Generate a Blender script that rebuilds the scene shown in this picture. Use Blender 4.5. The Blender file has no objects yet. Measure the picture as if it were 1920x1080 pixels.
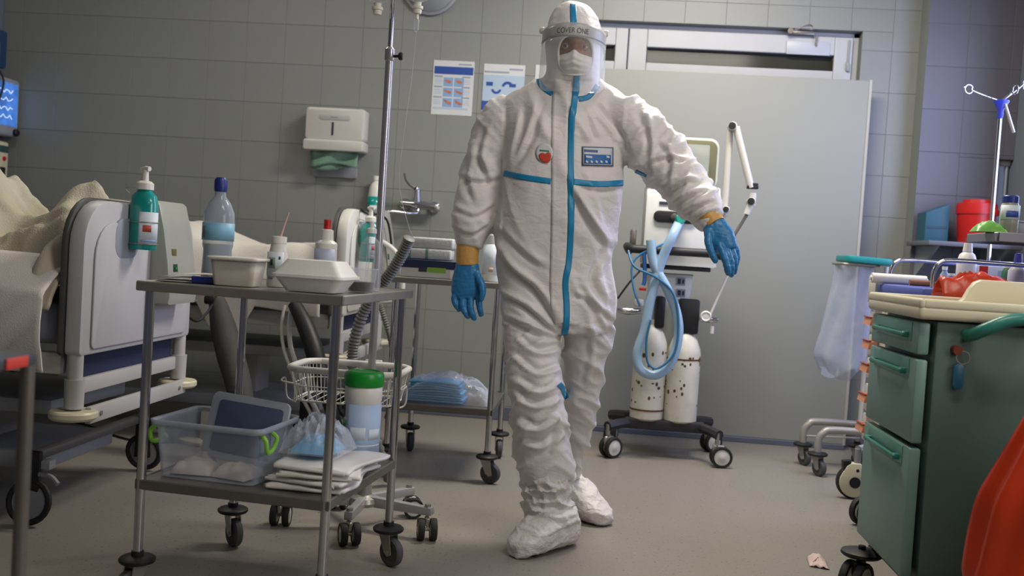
import bpy, bmesh, math, random
import numpy as np
from mathutils import Vector, Matrix, noise
from mathutils.bvhtree import BVHTree

random.seed(7)
SC = bpy.context.scene
COL = SC.collection
PI = math.pi
R = math.radians

# ------------------------------------------------------------------ camera
F = 1867.0
CAM = np.array([0, 0, 0.985])
YAW, PIT, ROLL = R(4.7), R(2.15), R(3.6)
FWD = np.array([-math.sin(YAW) * math.cos(PIT), math.cos(YAW) * math.cos(PIT), -math.sin(PIT)])
_r = np.cross(FWD, [0, 0, 1]); _r /= np.linalg.norm(_r); _u = np.cross(_r, FWD)
RT = math.cos(ROLL) * _r + math.sin(ROLL) * _u
UP = math.cos(ROLL) * _u - math.sin(ROLL) * _r
cd = bpy.data.cameras.new('camera'); cam = bpy.data.objects.new('camera', cd); COL.objects.link(cam)
cd.sensor_width = 36; cd.lens = 36 * F / 1920; cd.clip_start = 0.05; cd.clip_end = 50
cam.matrix_world = Matrix(((RT[0], UP[0], -FWD[0], CAM[0]), (RT[1], UP[1], -FWD[1], CAM[1]), (RT[2], UP[2], -FWD[2], CAM[2]), (0, 0, 0, 1)))
cd.dof.use_dof = True; cd.dof.focus_distance = 3.3; cd.dof.aperture_fstop = 3.2
SC.camera = cam

def ray(x, y): return FWD + RT * (x - 960) / F + UP * (540 - y) / F
def atz(x, y, z=0.0): d = ray(x, y); return Vector(CAM + d * ((z - CAM[2]) / d[2]))
def aty(x, y, Y): d = ray(x, y); return Vector(CAM + d * (Y / d[1]))
def atx(x, y, X): d = ray(x, y); return Vector(CAM + d * (X / d[0]))

# ------------------------------------------------------------------ world and light
W = bpy.data.worlds.new('world'); SC.world = W; W.use_nodes = True
W.node_tree.nodes['Background'].inputs[0].default_value = (0.62, 0.66, 0.80, 1)
W.node_tree.nodes['Background'].inputs[1].default_value = 0.10

def area(name, loc, rot, sx, sy, power, col):
    l = bpy.data.lights.new(name, 'AREA'); l.shape = 'RECTANGLE'; l.size = sx; l.size_y = sy
    l.energy = power; l.color = col
    o = bpy.data.objects.new(name, l); COL.objects.link(o); o.location = loc; o.rotation_euler = rot
    return o
WARM = (1.0, 0.93, 0.81)
area('ceiling_light_back', (0.45, 4.3, 2.96), (0, 0, 0), 1.2, 0.35, 76, WARM)
area('ceiling_light_middle', (0.75, 1.7, 2.96), (0, 0, 0), 1.2, 0.35, 27, WARM)
area('ceiling_light_left', (-2.2, 4.3, 2.96), (0, 0, 0), 1.2, 0.35, 12, WARM)
area('ceiling_light_rear', (0.6, -0.9, 2.96), (0, 0, 0), 1.2, 0.35, 9, (1, 0.92, 0.80))
area('window_daylight', (2.08, 4.35, 1.75), (0, R(90), 0), 1.3, 1.5, 34, (0.55, 0.60, 1.0))
area('near_fill_light', (2.12, 0.9, 1.75), (0, R(90), 0), 1.3, 1.5, 30, (1.0, 0.94, 0.92))  # added fill lamp from the right for the suit front, no known source
vs = SC.view_settings
vs.view_transform = 'Standard'; vs.look = 'None'; vs.gamma = 1.0; vs.exposure = 0.0; vs.use_curve_mapping = False
SC.display_settings.display_device = 'sRGB'

# ------------------------------------------------------------------ materials
def lin(h):
    c = [int(h[i:i + 2], 16) / 255 for i in (0, 2, 4)]
    return tuple(x / 12.92 if x <= 0.04045 else ((x + 0.055) / 1.055) ** 2.4 for x in c)
MATS = {}
def mat(name, hexc, rough=0.5, metal=0.0, var=0.06, vscale=6.0, bump=0.0, bscale=60.0, trans=0.0, spec=0.5, emit=0.0, film=None, coat=0.0):
    if name in MATS: return MATS[name]
    m = bpy.data.materials.new(name); m.use_nodes = True; MATS[name] = m
    nt = m.node_tree; N = nt.nodes; L = nt.links
    p = N['Principled BSDF']; out = N['Material Output']
    c = lin(hexc)
    tc = N.new('ShaderNodeTexCoord')
    nz = N.new('ShaderNodeTexNoise'); nz.inputs['Scale'].default_value = vscale; nz.inputs['Detail'].default_value = 4
    L.new(tc.outputs['Object'], nz.inputs['Vector'])
    mx = N.new('ShaderNodeMix'); mx.data_type = 'RGBA'
    mx.inputs[6].default_value = tuple(v * (1 - var * 2) for v in c) + (1,)
    mx.inputs[7].default_value = tuple(min(1, v * (1 + var * 2)) for v in c) + (1,)
    L.new(nz.outputs['Fac'], mx.inputs[0]); L.new(mx.outputs[2], p.inputs['Base Color'])
    p.inputs['Roughness'].default_value = rough; p.inputs['Metallic'].default_value = metal
    p.inputs['Specular IOR Level'].default_value = spec
    p.inputs['Transmission Weight'].default_value = trans
    p.inputs['Coat Weight'].default_value = coat
    if emit:
        p.inputs['Emission Strength'].default_value = emit; L.new(mx.outputs[2], p.inputs['Emission Color'])
    if bump:
        n2 = N.new('ShaderNodeTexNoise'); n2.inputs['Scale'].default_value = bscale; n2.inputs['Detail'].default_value = 3
        L.new(tc.outputs['Object'], n2.inputs['Vector'])
        b = N.new('ShaderNodeBump'); b.inputs['Strength'].default_value = bump; b.inputs['Distance'].default_value = 0.01
        L.new(n2.outputs['Fac'], b.inputs['Height']); L.new(b.outputs['Normal'], p.inputs['Normal'])
    if film is not None:                                  # thin clear plastic: part of the light passes straight through
        t = N.new('ShaderNodeBsdfTransparent'); s = N.new('ShaderNodeMixShader')
        lw = N.new('ShaderNodeLayerWeight'); lw.inputs['Blend'].default_value = 0.35
        ma = N.new('ShaderNodeMath'); ma.operation = 'MULTIPLY_ADD'; ma.inputs[1].default_value = 0.5; ma.inputs[2].default_value = film; ma.use_clamp = True
        L.new(lw.outputs['Facing'], ma.inputs[0]); L.new(ma.outputs[0], s.inputs[0])
        L.new(t.outputs[0], s.inputs[1]); L.new(p.outputs[0], s.inputs[2]); L.new(s.outputs[0], out.inputs['Surface'])
    return m

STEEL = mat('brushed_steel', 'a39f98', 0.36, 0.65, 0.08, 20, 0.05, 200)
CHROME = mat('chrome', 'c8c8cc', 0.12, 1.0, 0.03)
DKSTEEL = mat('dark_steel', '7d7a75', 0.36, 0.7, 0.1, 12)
BLACK = mat('black_plastic', '17171a', 0.5, 0, 0.1)
RUBBER = mat('black_rubber', '1c1c1e', 0.7, 0, 0.15, 10)
GREYRUB = mat('grey_rubber', '4a4a4c', 0.65, 0, 0.12, 10)
WHITEP = mat('white_plastic', 'd8d6ce', 0.38, 0, 0.04)
CREAM = mat('cream_plastic', 'cfc8ac', 0.42, 0, 0.04)
BEDGREY = mat('bed_laminate', 'b9b8bb', 0.40, 0, 0.04)
BEDFRAME = mat('bed_enamel', 'b4b2b0', 0.42, 0, 0.05)
SHEET = mat('white_linen', 'd6d2ca', 0.85, 0, 0.06, 5, 0.25, 220, spec=0.2)
BLANKET = mat('cream_blanket', 'bdb6a2', 0.9, 0, 0.09, 7, 0.35, 160, spec=0.15)
PAPER = mat('white_paper', 'd9d6cd', 0.8, 0, 0.03)
FOAM = mat('foam_box', 'dedcd6', 0.55, 0, 0.03, 9, 0.1, 300)
TEALL = mat('teal_liquid', '07938c', 0.22, 0, 0.05, coat=0.5)
CLEAR = mat('clear_plastic', 'cfd6dc', 0.15, 0, 0.03, film=0.07)
CLEARB = mat('bottle_plastic', 'aebccb', 0.14, 0, 0.03, film=0.42)
FILM = mat('plastic_film', 'dfe6f2', 0.16, 0, 0.05, 9, 0.5, 25, film=0.16)
GREENP = mat('green_plastic', '0a8a26', 0.35, 0, 0.05)
REDP = mat('red_plastic', 'b3160f', 0.38, 0, 0.06)
BLUEP = mat('blue_plastic', '1d2f7e', 0.4, 0, 0.08)
NAVY = mat('navy_plastic', '20264a', 0.5, 0, 0.12, 20)
INK = mat('dark_ink', '2c2f38', 0.7, 0, 0.05)
LABELW = mat('white_label', 'cdd6dd', 0.6, 0, 0.04)
LABELB = mat('light_blue_label', '7fb4cf', 0.5, 0, 0.08)
GREYP = mat('grey_plastic', '8c8f94', 0.45, 0, 0.06)

# ------------------------------------------------------------------ mesh helpers
def BM(): return bmesh.new()

def box(bm, c, s, r=0.0, seg=2, rotz=0.0, M=None):
    t = bmesh.new(); bmesh.ops.create_cube(t, size=1)
    bmesh.ops.scale(t, vec=s, verts=t.verts)
    if r > 0: bmesh.ops.bevel(t, geom=t.edges[:], offset=min(r, min(s) * 0.49), segments=seg, affect='EDGES', profile=0.5)
    mm = Matrix.Translation(c) @ Matrix.Rotation(rotz, 4, 'Z')
    if M is not None: mm = M @ mm
    bmesh.ops.transform(t, matrix=mm, verts=t.verts)
    return join(bm, t)

def join(bm, t):
    me = bpy.data.meshes.new('tmp'); t.to_mesh(me); t.free(); bm.from_mesh(me); bpy.data.meshes.remove(me); return bm

def frames(pts, closed=False):
    n = len(pts); T = []
    for i in range(n):
        a = pts[(i - 1) % n] if (closed or i > 0) else pts[i]
        b = pts[(i + 1) % n] if (closed or i < n - 1) else pts[i]
        d = b - a; T.append(d.normalized() if d.length > 1e-9 else Vector((0, 0, 1)))
    ref = Vector((0, 0, 1)) if abs(T[0].z) < 0.9 else Vector((1, 0, 0))
    nrm = (ref - T[0] * ref.dot(T[0])).normalized(); out = []
    for t in T:
        nrm = nrm - t * nrm.dot(t)
        nrm = nrm.normalized() if nrm.length > 1e-6 else t.orthogonal().normalized()
        out.append((nrm.copy(), t.cross(nrm)))
    return out

def spline(pts, res=6, closed=False):
    pts = [Vector(p) for p in pts]; n = len(pts); o = []
    rng = n if closed else n - 1
    for i in range(rng):
        if closed: a, b, c, d = pts[(i - 1) % n], pts[i], pts[(i + 1) % n], pts[(i + 2) % n]
        else: a, b, c, d = pts[max(i - 1, 0)], pts[i], pts[i + 1], pts[min(i + 2, n - 1)]
        for k in range(res):
            t = k / res
            o.append(0.5 * ((2 * b) + (c - a) * t + (2 * a - 5 * b + 4 * c - d) * t * t + (3 * b - a - 3 * c + d) * t ** 3))
    if not closed: o.append(pts[-1].copy())
    return o

def tube(bm, pts, r, n=8, res=5, closed=False, smooth=True, rs=None, cap=True):
    P = spline(pts, res, closed) if smooth and len(pts) > 2 else [Vector(p) for p in pts]
    if rs is None: RS = [r] * len(P)
    else:
        RS = [float(np.interp(i / max(1, len(P) - 1) * (len(rs) - 1), range(len(rs)), rs)) for i in range(len(P))]
    fr = frames(P, closed); rings = []
    for p, (a, b), q in zip(P, fr, RS):
        rings.append([bm.verts.new(p + a * (q * math.cos(2 * PI * k / n)) + b * (q * math.sin(2 * PI * k / n))) for k in range(n)])
    m = len(rings)
    for i in range(m if closed else m - 1):
        A, B = rings[i], rings[(i + 1) % m]
        for k in range(n):
            try: bm.faces.new((A[k], A[(k + 1) % n], B[(k + 1) % n], B[k]))
            except ValueError: pass
    if cap and not closed:
        bm.faces.new(rings[0][::-1]); bm.faces.new(rings[-1])
    return bm

def cyl(bm, p0, p1, r0, r1=None, n=16):
    return tube(bm, [p0, p1], r0, n, smooth=False, rs=[r0, r0 if r1 is None else r1])

def lathe(bm, prof, c=(0, 0, 0), n=24, M=None, sx=1.0, sy=1.0, shear=None):
    c = Vector(c); rings = []
    for r, z in prof:
        if r < 1e-5: ring = [Vector((0, 0, z))]
        else: ring = [Vector((r * sx * math.cos(2 * PI * k / n), r * sy * math.sin(2 * PI * k / n), z)) for k in range(n)]
        rings.append([bm.verts.new((M @ v if M is not None else v) + c) for v in ring])
    for A, B in zip(rings[:-1], rings[1:]):
        for k in range(n):
            k2 = (k + 1) % n
            if len(A) == 1 and len(B) == 1: continue
            if len(A) == 1: f = (A[0], B[k2], B[k])
            elif len(B) == 1: f = (A[k], A[k2], B[0])
            else: f = (A[k], A[k2], B[k2], B[k])
            try: bm.faces.new(f)
            except ValueError: pass
    return bm

def prism(bm, poly, axis, a, b, bev=0.0):
    """poly: 2-D outline; axis 'x' -> (y,z), 'y' -> (x,z), 'z' -> (x,y); extruded from a to b."""
    def P(u, v, w): return {'x': (w, u, v), 'y': (u, w, v), 'z': (u, v, w)}[axis]
    t = bmesh.new()
    A = [t.verts.new(P(u, v, a)) for u, v in poly]; B = [t.verts.new(P(u, v, b)) for u, v in poly]; n = len(poly)
    fa = t.faces.new(A); fb = t.faces.new(B)
    for i in range(n): t.faces.new((A[i], A[(i + 1) % n], B[(i + 1) % n], B[i]))
    bmesh.ops.recalc_face_normals(t, faces=t.faces)
    if bev: bmesh.ops.bevel(t, geom=list(set(fa.edges) | set(fb.edges)), offset=bev, segments=2, affect='EDGES', profile=0.5)
    return join(bm, t)

def rrect(x0, z0, x1, z1, r, n=5, rr=None):
    """rounded rectangle; rr = radii (bl, br, tr, tl)"""
    rr = rr or (r,) * 4; o = []
    for (cx, cz, q, a0) in ((x0 + rr[0], z0 + rr[0], rr[0], PI), (x1 - rr[1], z0 + rr[1], rr[1], 1.5 * PI), (x1 - rr[2], z1 - rr[2], rr[2], 0), (x0 + rr[3], z1 - rr[3], rr[3], 0.5 * PI)):
        if q < 1e-4: o.append((cx, cz)); continue
        for k in range(n + 1): o.append((cx + q * math.cos(a0 + k / n * PI / 2), cz + q * math.sin(a0 + k / n * PI / 2)))
    return o

def grid(bm, nx, ny, fn):
    V = [[bm.verts.new(fn(i / nx, j / ny)) for i in range(nx + 1)] for j in range(ny + 1)]
    for j in range(ny):
        for i in range(nx): bm.faces.new((V[j][i], V[j][i + 1], V[j + 1][i + 1], V[j + 1][i]))
    return bm

def finish(name, bm, m, parent=None, smooth=38, recalc=True):
    if recalc: bmesh.ops.recalc_face_normals(bm, faces=bm.faces)
    me = bpy.data.meshes.new(name); bm.to_mesh(me); bm.free()
    return link(name, me, m, parent, smooth)

def link(name, me, m, parent=None, smooth=38):
    if smooth:
        me.polygons.foreach_set('use_smooth', [True] * len(me.polygons))
        me.set_sharp_from_angle(angle=R(smooth))
    o = bpy.data.objects.new(name, me); COL.objects.link(o)
    if m is not None: me.materials.append(m)
    if parent is not None: o.parent = parent
    return o

def tag(o, label, cat, group=None):
    o['label'] = label; o['category'] = cat
    if group: o['group'] = group
    return o

def thing(name, label, cat, loc=(0, 0, 0), rotz=0.0, group=None):
    o = bpy.data.objects.new(name, None); COL.objects.link(o); o.empty_display_size = 0.05
    o.location = loc; o.rotation_euler = (0, 0, rotz)
    return tag(o, label, cat, group)

def struct(name, bm, m, smooth=0):
    o = finish(name, bm, m, None, smooth); o['kind'] = 'structure'; return o

def solid(o, t, off=0.0):
    md = o.modifiers.new('solidify', 'SOLIDIFY'); md.thickness = t; md.offset = off; return o

def text(name, s, size, m, parent, M, depth=0.0004, align='CENTER'):
    cu = bpy.data.curves.new(name, 'FONT'); cu.body = s; cu.size = size; cu.align_x = align; cu.align_y = 'CENTER'; cu.extrude = depth
    t = bpy.data.objects.new('tmp', cu); COL.objects.link(t)
    bpy.context.view_layer.update()
    me = bpy.data.meshes.new_from_object(t.evaluated_get(bpy.context.evaluated_depsgraph_get()))
    bpy.data.objects.remove(t); me.transform(M); me.name = name; me.materials.clear()
    return link(name, me, m, parent, 0)

def facing(p, yaw=0.0, tilt=0.0):
    """matrix: text plane facing -Y at point p"""
    return Matrix.Translation(p) @ Matrix.Rotation(yaw, 4, 'Z') @ Matrix.Rotation(PI / 2 + tilt, 4, 'X')

# ================================================================== THE ROOM
def floor_mat():
    m = bpy.data.materials.new('speckled_vinyl'); m.use_nodes = True
    nt = m.node_tree; N = nt.nodes; L = nt.links; p = N['Principled BSDF']
    tc = N.new('ShaderNodeTexCoord')
    v = N.new('ShaderNodeTexNoise'); v.inputs['Scale'].default_value = 95; v.inputs['Detail'].default_value = 2
    L.new(tc.outputs['Object'], v.inputs['Vector'])
    r = N.new('ShaderNodeValToRGB'); e = r.color_ramp.elements
    e[0].position = 0.27; e[0].color = lin('4e4a43') + (1,); e[1].position = 0.36; e[1].color = lin('8d887e') + (1,)
    x = r.color_ramp.elements.new(0.66); x.color = lin('8d887e') + (1,)
    x = r.color_ramp.elements.new(0.74); x.color = lin('a29d92') + (1,)
    L.new(v.outputs['Fac'], r.inputs['Fac'])
    b = N.new('ShaderNodeTexNoise'); b.inputs['Scale'].default_value = 1.1; b.inputs['Detail'].default_value = 5
    L.new(tc.outputs['Object'], b.inputs['Vector'])
    mx = N.new('ShaderNodeMix'); mx.data_type = 'RGBA'; mx.blend_type = 'MULTIPLY'; mx.inputs[0].default_value = 0.16
    L.new(r.outputs['Color'], mx.inputs[6]); L.new(b.outputs['Fac'], mx.inputs[7]); L.new(mx.outputs[2], p.inputs['Base Color'])
    p.inputs['Roughness'].default_value = 0.36; p.inputs['Specular IOR Level'].default_value = 0.35
    mr = N.new('ShaderNodeMapRange'); mr.inputs[3].default_value = 0.30; mr.inputs[4].default_value = 0.5
    L.new(b.outputs['Fac'], mr.inputs[0]); L.new(mr.outputs[0], p.inputs['Roughness'])
    return m
FLOORM = floor_mat()
GROUT = mat('grout', '7b7e7b', 0.85, 0, 0.06)
TILE = mat('wall_tile', '868986', 0.42, 0, 0.05, 1.2, 0.06, 30)
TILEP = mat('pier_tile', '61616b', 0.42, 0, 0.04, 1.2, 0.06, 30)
CEIL = mat('ceiling_paint', 'c9c8c4', 0.9, 0, 0.02)
SIDEW = mat('side_wall_paint', '6b7078', 0.75, 0, 0.04)

XL, XR, YB = -3.62, 2.2, 5.73
bm = BM(); box(bm, ((XL + XR) / 2, 1.9, -0.03), (XR - XL + 0.3, 8.0, 0.06)); struct('floor', bm, FLOORM)
bm = BM(); box(bm, ((XL + XR) / 2, 1.9, 3.04), (XR - XL + 0.3, 8.0, 0.06)); struct('ceiling', bm, CEIL)

# opening of the window behind the partition
OX0, OX1, OZ0, OZ1 = -0.20, 1.395, 0.95, 2.325
YS = YB + 0.0022
bm = BM()
for (x0, x1, z0, z1) in ((XL - .1, OX0, 0, 3.01), (OX1, XR + .1, 0, 3.01), (OX0, OX1, 0, OZ0), (OX0, OX1, OZ1, 3.01)):
    box(bm, ((x0 + x1) / 2, YS + 0.1, (z0 + z1) / 2), (x1 - x0, 0.2, z1 - z0))
wall_back = struct('wall_back', bm, GROUT)

TS = 0.23
def tiles(parent, yf, x0, x1, z0, z1, px, pz, holes, m, base):
    """yf: front plane of the tiles; each tile is a child of the wall"""
    g = 0.0009; th = 0.004; full = None
    i0 = math.floor((x0 - px) / TS); j0 = math.floor((z0 - pz) / TS)
    for j in range(j0, j0 + 20):
        for i in range(i0, i0 + 40):
            a, b, c, d = px + i * TS, px + (i + 1) * TS, pz + j * TS, pz + (j + 1) * TS
            a2, b2, c2, d2 = max(a, x0), min(b, x1), max(c, z0), min(d, z1)
            if b2 - a2 < 0.02 or d2 - c2 < 0.02: continue
            rects = [(a2, b2, c2, d2)]
            for (hx0, hx1, hz0, hz1) in holes:
                nr = []
                for (e0, e1, f0, f1) in rects:
                    if e1 <= hx0 or e0 >= hx1 or f1 <= hz0 or f0 >= hz1: nr.append((e0, e1, f0, f1)); continue
                    if f1 > hz1: nr.append((e0, e1, hz1, f1))
                    if f0 < hz0: nr.append((e0, e1, f0, hz0))
                    m0, m1 = max(f0, hz0), min(f1, hz1)
                    if e0 < hx0: nr.append((e0, hx0, m0, m1))
                    if e1 > hx1: nr.append((hx1, e1, m0, m1))
                rects = nr
            for (a2, b2, c2, d2) in rects:
              if b2 - a2 < 0.006 or d2 - c2 < 0.006: continue
              isfull = (b2 - a2 > TS - 1e-4) and (d2 - c2 > TS - 1e-4)
              if isfull and full is not None: me = full
              else:
                  t = BM(); w, h = b2 - a2 - 2 * g, d2 - c2 - 2 * g
                  e = 0.0008
                  bk = [t.verts.new(q) for q in ((-w / 2, th, -h / 2), (w / 2, th, -h / 2), (w / 2, th, h / 2), (-w / 2, th, h / 2))]
                  md = [t.verts.new(q) for q in ((-w / 2, e, -h / 2), (w / 2, e, -h / 2), (w / 2, e, h / 2), (-w / 2, e, h / 2))]
                  fr = [t.verts.new(q) for q in ((-w / 2 + e, 0, -h / 2 + e), (w / 2 - e, 0, -h / 2 + e), (w / 2 - e, 0, h / 2 - e), (-w / 2 + e, 0, h / 2 - e))]
                  t.faces.new(fr)
                  for k in range(4):
                      k2 = (k + 1) % 4
                      t.faces.new((fr[k], md[k], md[k2], fr[k2])); t.faces.new((md[k], bk[k], bk[k2], md[k2]))
                  bmesh.ops.recalc_face_normals(t, faces=t.faces)
                  me = bpy.data.meshes.new('tile'); t.to_mesh(me); t.free(); me.materials.append(m)
                  if isfull: full = me
              o = bpy.data.objects.new('tile', me); COL.objects.link(o); o.parent = parent
              o.location = ((a2 + b2) / 2, yf, (c2 + d2) / 2)
tiles(wall_back, YB, XL, 1.72, 0.08, 2.68, -2.35, 2.22, [(OX0 - .0, OX1, 0, OZ1)], TILE, 'tile')
bm = BM()                                        # rows above the frame, never in view
box(bm, ((XL + 1.72) / 2, YB + 0.004, 2.84), (1.72 - XL, 0.008, 0.316))
o = finish('upper_tile_field', bm, TILE, wall_back, 0); o['kind'] = 'stuff'

# pier on the window side, standing proud of the back wall
YP = 5.58
bm = BM()
box(bm, ((1.705 + 2.12) / 2, YP + 0.0022 + 0.1, 1.505), (2.12 - 1.705, 0.2, 3.01))
box(bm, ((2.12 + XR) / 2, YP + 0.0022 + 0.1, (1.64 + 3.01) / 2), (XR - 2.12, 0.2, 3.01 - 1.64))
box(bm, ((2.12 + XR) / 2, YP + 0.0022 + 0.1, 0.45), (XR - 2.12, 0.2, 0.9))
pier = struct('wall_pier', bm, GROUT)
tiles(pier, YP, 1.70, XR, 0.08, 2.68, 1.916, 2.12, [(2.12, XR, 0.9, 1.64)], TILEP, 'tile')
bm = BM(); box(bm, ((1.70 + XR) / 2, YP + 0.004, 2.84), (XR - 1.70, 0.008, 0.316))
o = finish('upper_tile_field', bm, TILEP, pier, 0); o['kind'] = 'stuff'

# left wall and window-side wall
bm = BM(); box(bm, (XL - 0.05, 1.9, 1.505), (0.1, 7.9, 3.01)); struct('wall_left', bm, SIDEW)
bm = BM()
box(bm, (XR + 0.05, 5.35, 1.505), (0.1, 0.62, 3.01)); box(bm, (XR + 0.05, 0.8, 1.505), (0.1, 5.5, 3.01))
box(bm, (XR + 0.05, 4.3, 0.5), (0.1, 1.5, 1.0)); box(bm, (XR + 0.05, 4.3, 2.77), (0.1, 1.5, 0.48))
struct('wall_right', bm, SIDEW)

# baseboards
BASEM = mat('baseboard_vinyl', '5d6270', 0.5, 0, 0.05)
bm = BM(); box(bm, ((XL + 1.70) / 2, YB - 0.004, 0.04), (1.70 - XL, 0.02, 0.08), 0.004, 1); struct('baseboard_back', bm, BASEM)
bm = BM(); box(bm, ((1.70 + XR) / 2, YP - 0.004, 0.04), (XR - 1.70, 0.02, 0.08), 0.004, 1); struct('baseboard_pier', bm, BASEM)

# window above the partition
PVC = mat('window_pvc', 'b3b5b8', 0.4, 0, 0.04)
GLASSD = mat('dark_glass', '34352f', 0.12, 0, 0.15, 3, spec=0.5)
win = bpy.data.objects.new('window_1', None); COL.objects.link(win); win['kind'] = 'structure'
win['label'] = 'white plastic window showing above the pale partition'
Yw = YB + 0.07
bm = BM()
for (x0, x1, z0, z1) in ((OX0, OX1, OZ1 - 0.03, OZ1), (OX0, OX1, OZ0, OZ0 + 0.05), (OX0, OX0 + 0.03, OZ0, OZ1), (OX1 - 0.035, OX1, OZ0, OZ1)):
    box(bm, ((x0 + x1) / 2, Yw + 0.02, (z0 + z1) / 2), (x1 - x0, 0.06, z1 - z0), 0.005, 1)
finish('window_frame', bm, PVC, win, 0)
def sash(x0, x1, gx0, gx1, gz1):
    bm = BM(); z0, z1 = OZ0 + 0.05, OZ1 - 0.03
    for (a, b, c, d) in ((x0, gx0, z0, z1), (gx1, x1, z0, z1), (gx0, gx1, gz1, z1), (gx0, gx1, z0, z0 + 0.1), (gx0, gx1, 2.04, 2.105)):
        box(bm, ((a + b) / 2, Yw, (c + d) / 2), (b - a, 0.06, d - c), 0.006, 2)
    s = finish('sash', bm, PVC, win, 0)
    for (c, d) in ((2.105, gz1), (z0 + 0.1, 2.04)):
        bm = BM(); box(bm, ((gx0 + gx1) / 2, Yw + 0.012, (c + d) / 2), (gx1 - gx0, 0.012, d - c)); finish('pane', bm, GLASSD, s, 0)
        bm = BM()                                        # dark glazing gasket
        for (a, b, e, f) in ((gx0, gx1, d - 0.008, d), (gx0, gx1, c, c + 0.004), (gx0, gx0 + 0.006, c, d), (gx1 - 0.006, gx1, c, d)):
            box(bm, ((a + b) / 2, Yw + 0.0, (e + f) / 2), (b - a, 0.02, f - e))
        finish('gasket', bm, BLACK, s, 0)
sash(OX0 + 0.03, 0.100, OX0 + 0.10, 0.030, 2.195)
sash(0.106, OX1 - 0.038, 0.210, 1.258, 2.192)
bm = BM()                                            # tilt stay on the right-hand sash
box(bm, (1.06, Yw - 0.05, 2.305), (0.15, 0.025, 0.022), 0.005); cyl(bm, (1.0, Yw - 0.05, 2.31), (1.0, Yw - 0.075, 2.31), 0.016)
box(bm, (1.09, Yw - 0.055, 2.33), (0.07, 0.02, 0.02), 0.004)
tube(bm, [(1.02, Yw - 0.06, 2.315), (1.1, Yw - 0.065, 2.345), (1.13, Yw - 0.06, 2.325)], 0.008, 8)
tube(bm, [(1.15, Yw - 0.05, 2.30), (1.15, Yw - 0.045, 2.24)], 0.006, 8, smooth=False)
finish('window_stay', bm, DKSTEEL, win)
bm = BM(); box(bm, (1.11, Yw - 0.034, 2.225), (0.24, 0.008, 0.075), 0.003); finish('stay_plate', bm, mat('plate_white', 'b0b4be', 0.4), win)
bm = BM(); box(bm, (1.335, Yw - 0.035, 2.13), (0.02, 0.02, 0.05), 0.004); box(bm, (1.335, Yw - 0.032, 2.2), (0.012, 0.012, 0.16), 0.003); finish('hinge', bm, GREYP, win)

# narrow window behind the IV pole
win2 = bpy.data.objects.new('window_2', None); COL.objects.link(win2); win2['kind'] = 'structure'
win2['label'] = 'narrow daylit window low in the pier by the IV pole'
bm = BM()
for (x0, x1, z0, z1) in ((2.12, 2.145, 0.9, 1.64), (2.145, XR, 1.61, 1.64), (2.145, XR, 0.9, 0.93), (2.178, 2.186, 0.93, 1.61)):
    box(bm, ((x0 + x1) / 2, YP + 0.06, (z0 + z1) / 2), (x1 - x0, 0.05, z1 - z0), 0.004, 1)
finish('window_frame', bm, PVC, win2, 0)
bm = BM(); box(bm, (2.172, YP + 0.07, 1.27), (0.055, 0.01, 0.68)); finish('pane', bm, mat('daylit_pane', '8896b4', 0.3, emit=0.25), win2, 0)

# large window in the wall to the right, outside the frame: its pane carries the daylight
win3 = bpy.data.objects.new('window_3', None); COL.objects.link(win3); win3['kind'] = 'structure'
bm = BM()
for (y0, y1, z0, z1) in ((3.55, 3.61, 1.0, 2.53), (4.99, 5.05, 1.0, 2.53), (3.61, 4.99, 1.0, 1.06), (3.61, 4.99, 2.47, 2.53), (4.27, 4.33, 1.06, 2.47)):
    box(bm, (XR + 0.06, (y0 + y1) / 2, (z0 + z1) / 2), (0.06, y1 - y0, z1 - z0), 0.005, 1)
finish('window_frame', bm, PVC, win3, 0)
bm = BM(); box(bm, (XR + 0.07, 4.3, 1.765), (0.008, 1.38, 1.41)); finish('pane', bm, MATS['daylit_pane'], win3, 0)

added_win = bpy.data.objects.new('added_window', None); COL.objects.link(added_win); added_win['kind'] = 'structure'  # unseen window added to go with the near fill lamp
bm = BM()
for (y0, y1, z0, z1) in ((.1, .16, 1.0, 2.5), (1.64, 1.7, 1.0, 2.5), (.16, 1.64, 1.0, 1.06), (.16, 1.64, 2.44, 2.5)):
    box(bm, (XR - .006, (y0 + y1) / 2, (z0 + z1) / 2), (0.03, y1 - y0, z1 - z0), 0.005, 1)
finish('window_frame', bm, PVC, added_win, 0)
bm = BM(); box(bm, (XR - .004, .9, 1.75), (0.008, 1.48, 1.38)); finish('pane', bm, MATS['daylit_pane'], added_win, 0)  # glowing pane of the added window, not a known daylight source

# ---------------------------------------------------------------- partition panel
PANELM = mat('partition_laminate', '8f918b', 0.45, 0, 0.025, 1.5)
t = thing('partition_panel', 'large pale grey partition panel standing in front of the window', 'panel', (0.63, 5.60, 0))
bm = BM(); box(bm, (0, 0.02, 1.03), (1.60, 0.035, 2.00), 0.003, 1); finish('sheet', bm, PANELM, t, 0)
bm = BM(); box(bm, (0.797, 0.02, 1.03), (0.016, 0.045, 2.008), 0.002, 1); box(bm, (-0.797, 0.02, 1.03), (0.016, 0.045, 2.008), 0.002, 1)
finish('edge_strip', bm, mat('edge_strip', 'aaa99f', 0.4), t, 0)
bm = BM(); box(bm, (0, 0.02, 0.015), (1.60, 0.05, 0.03), 0.003, 1); finish('foot_rail', bm, BASEM, t, 0)

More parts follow.
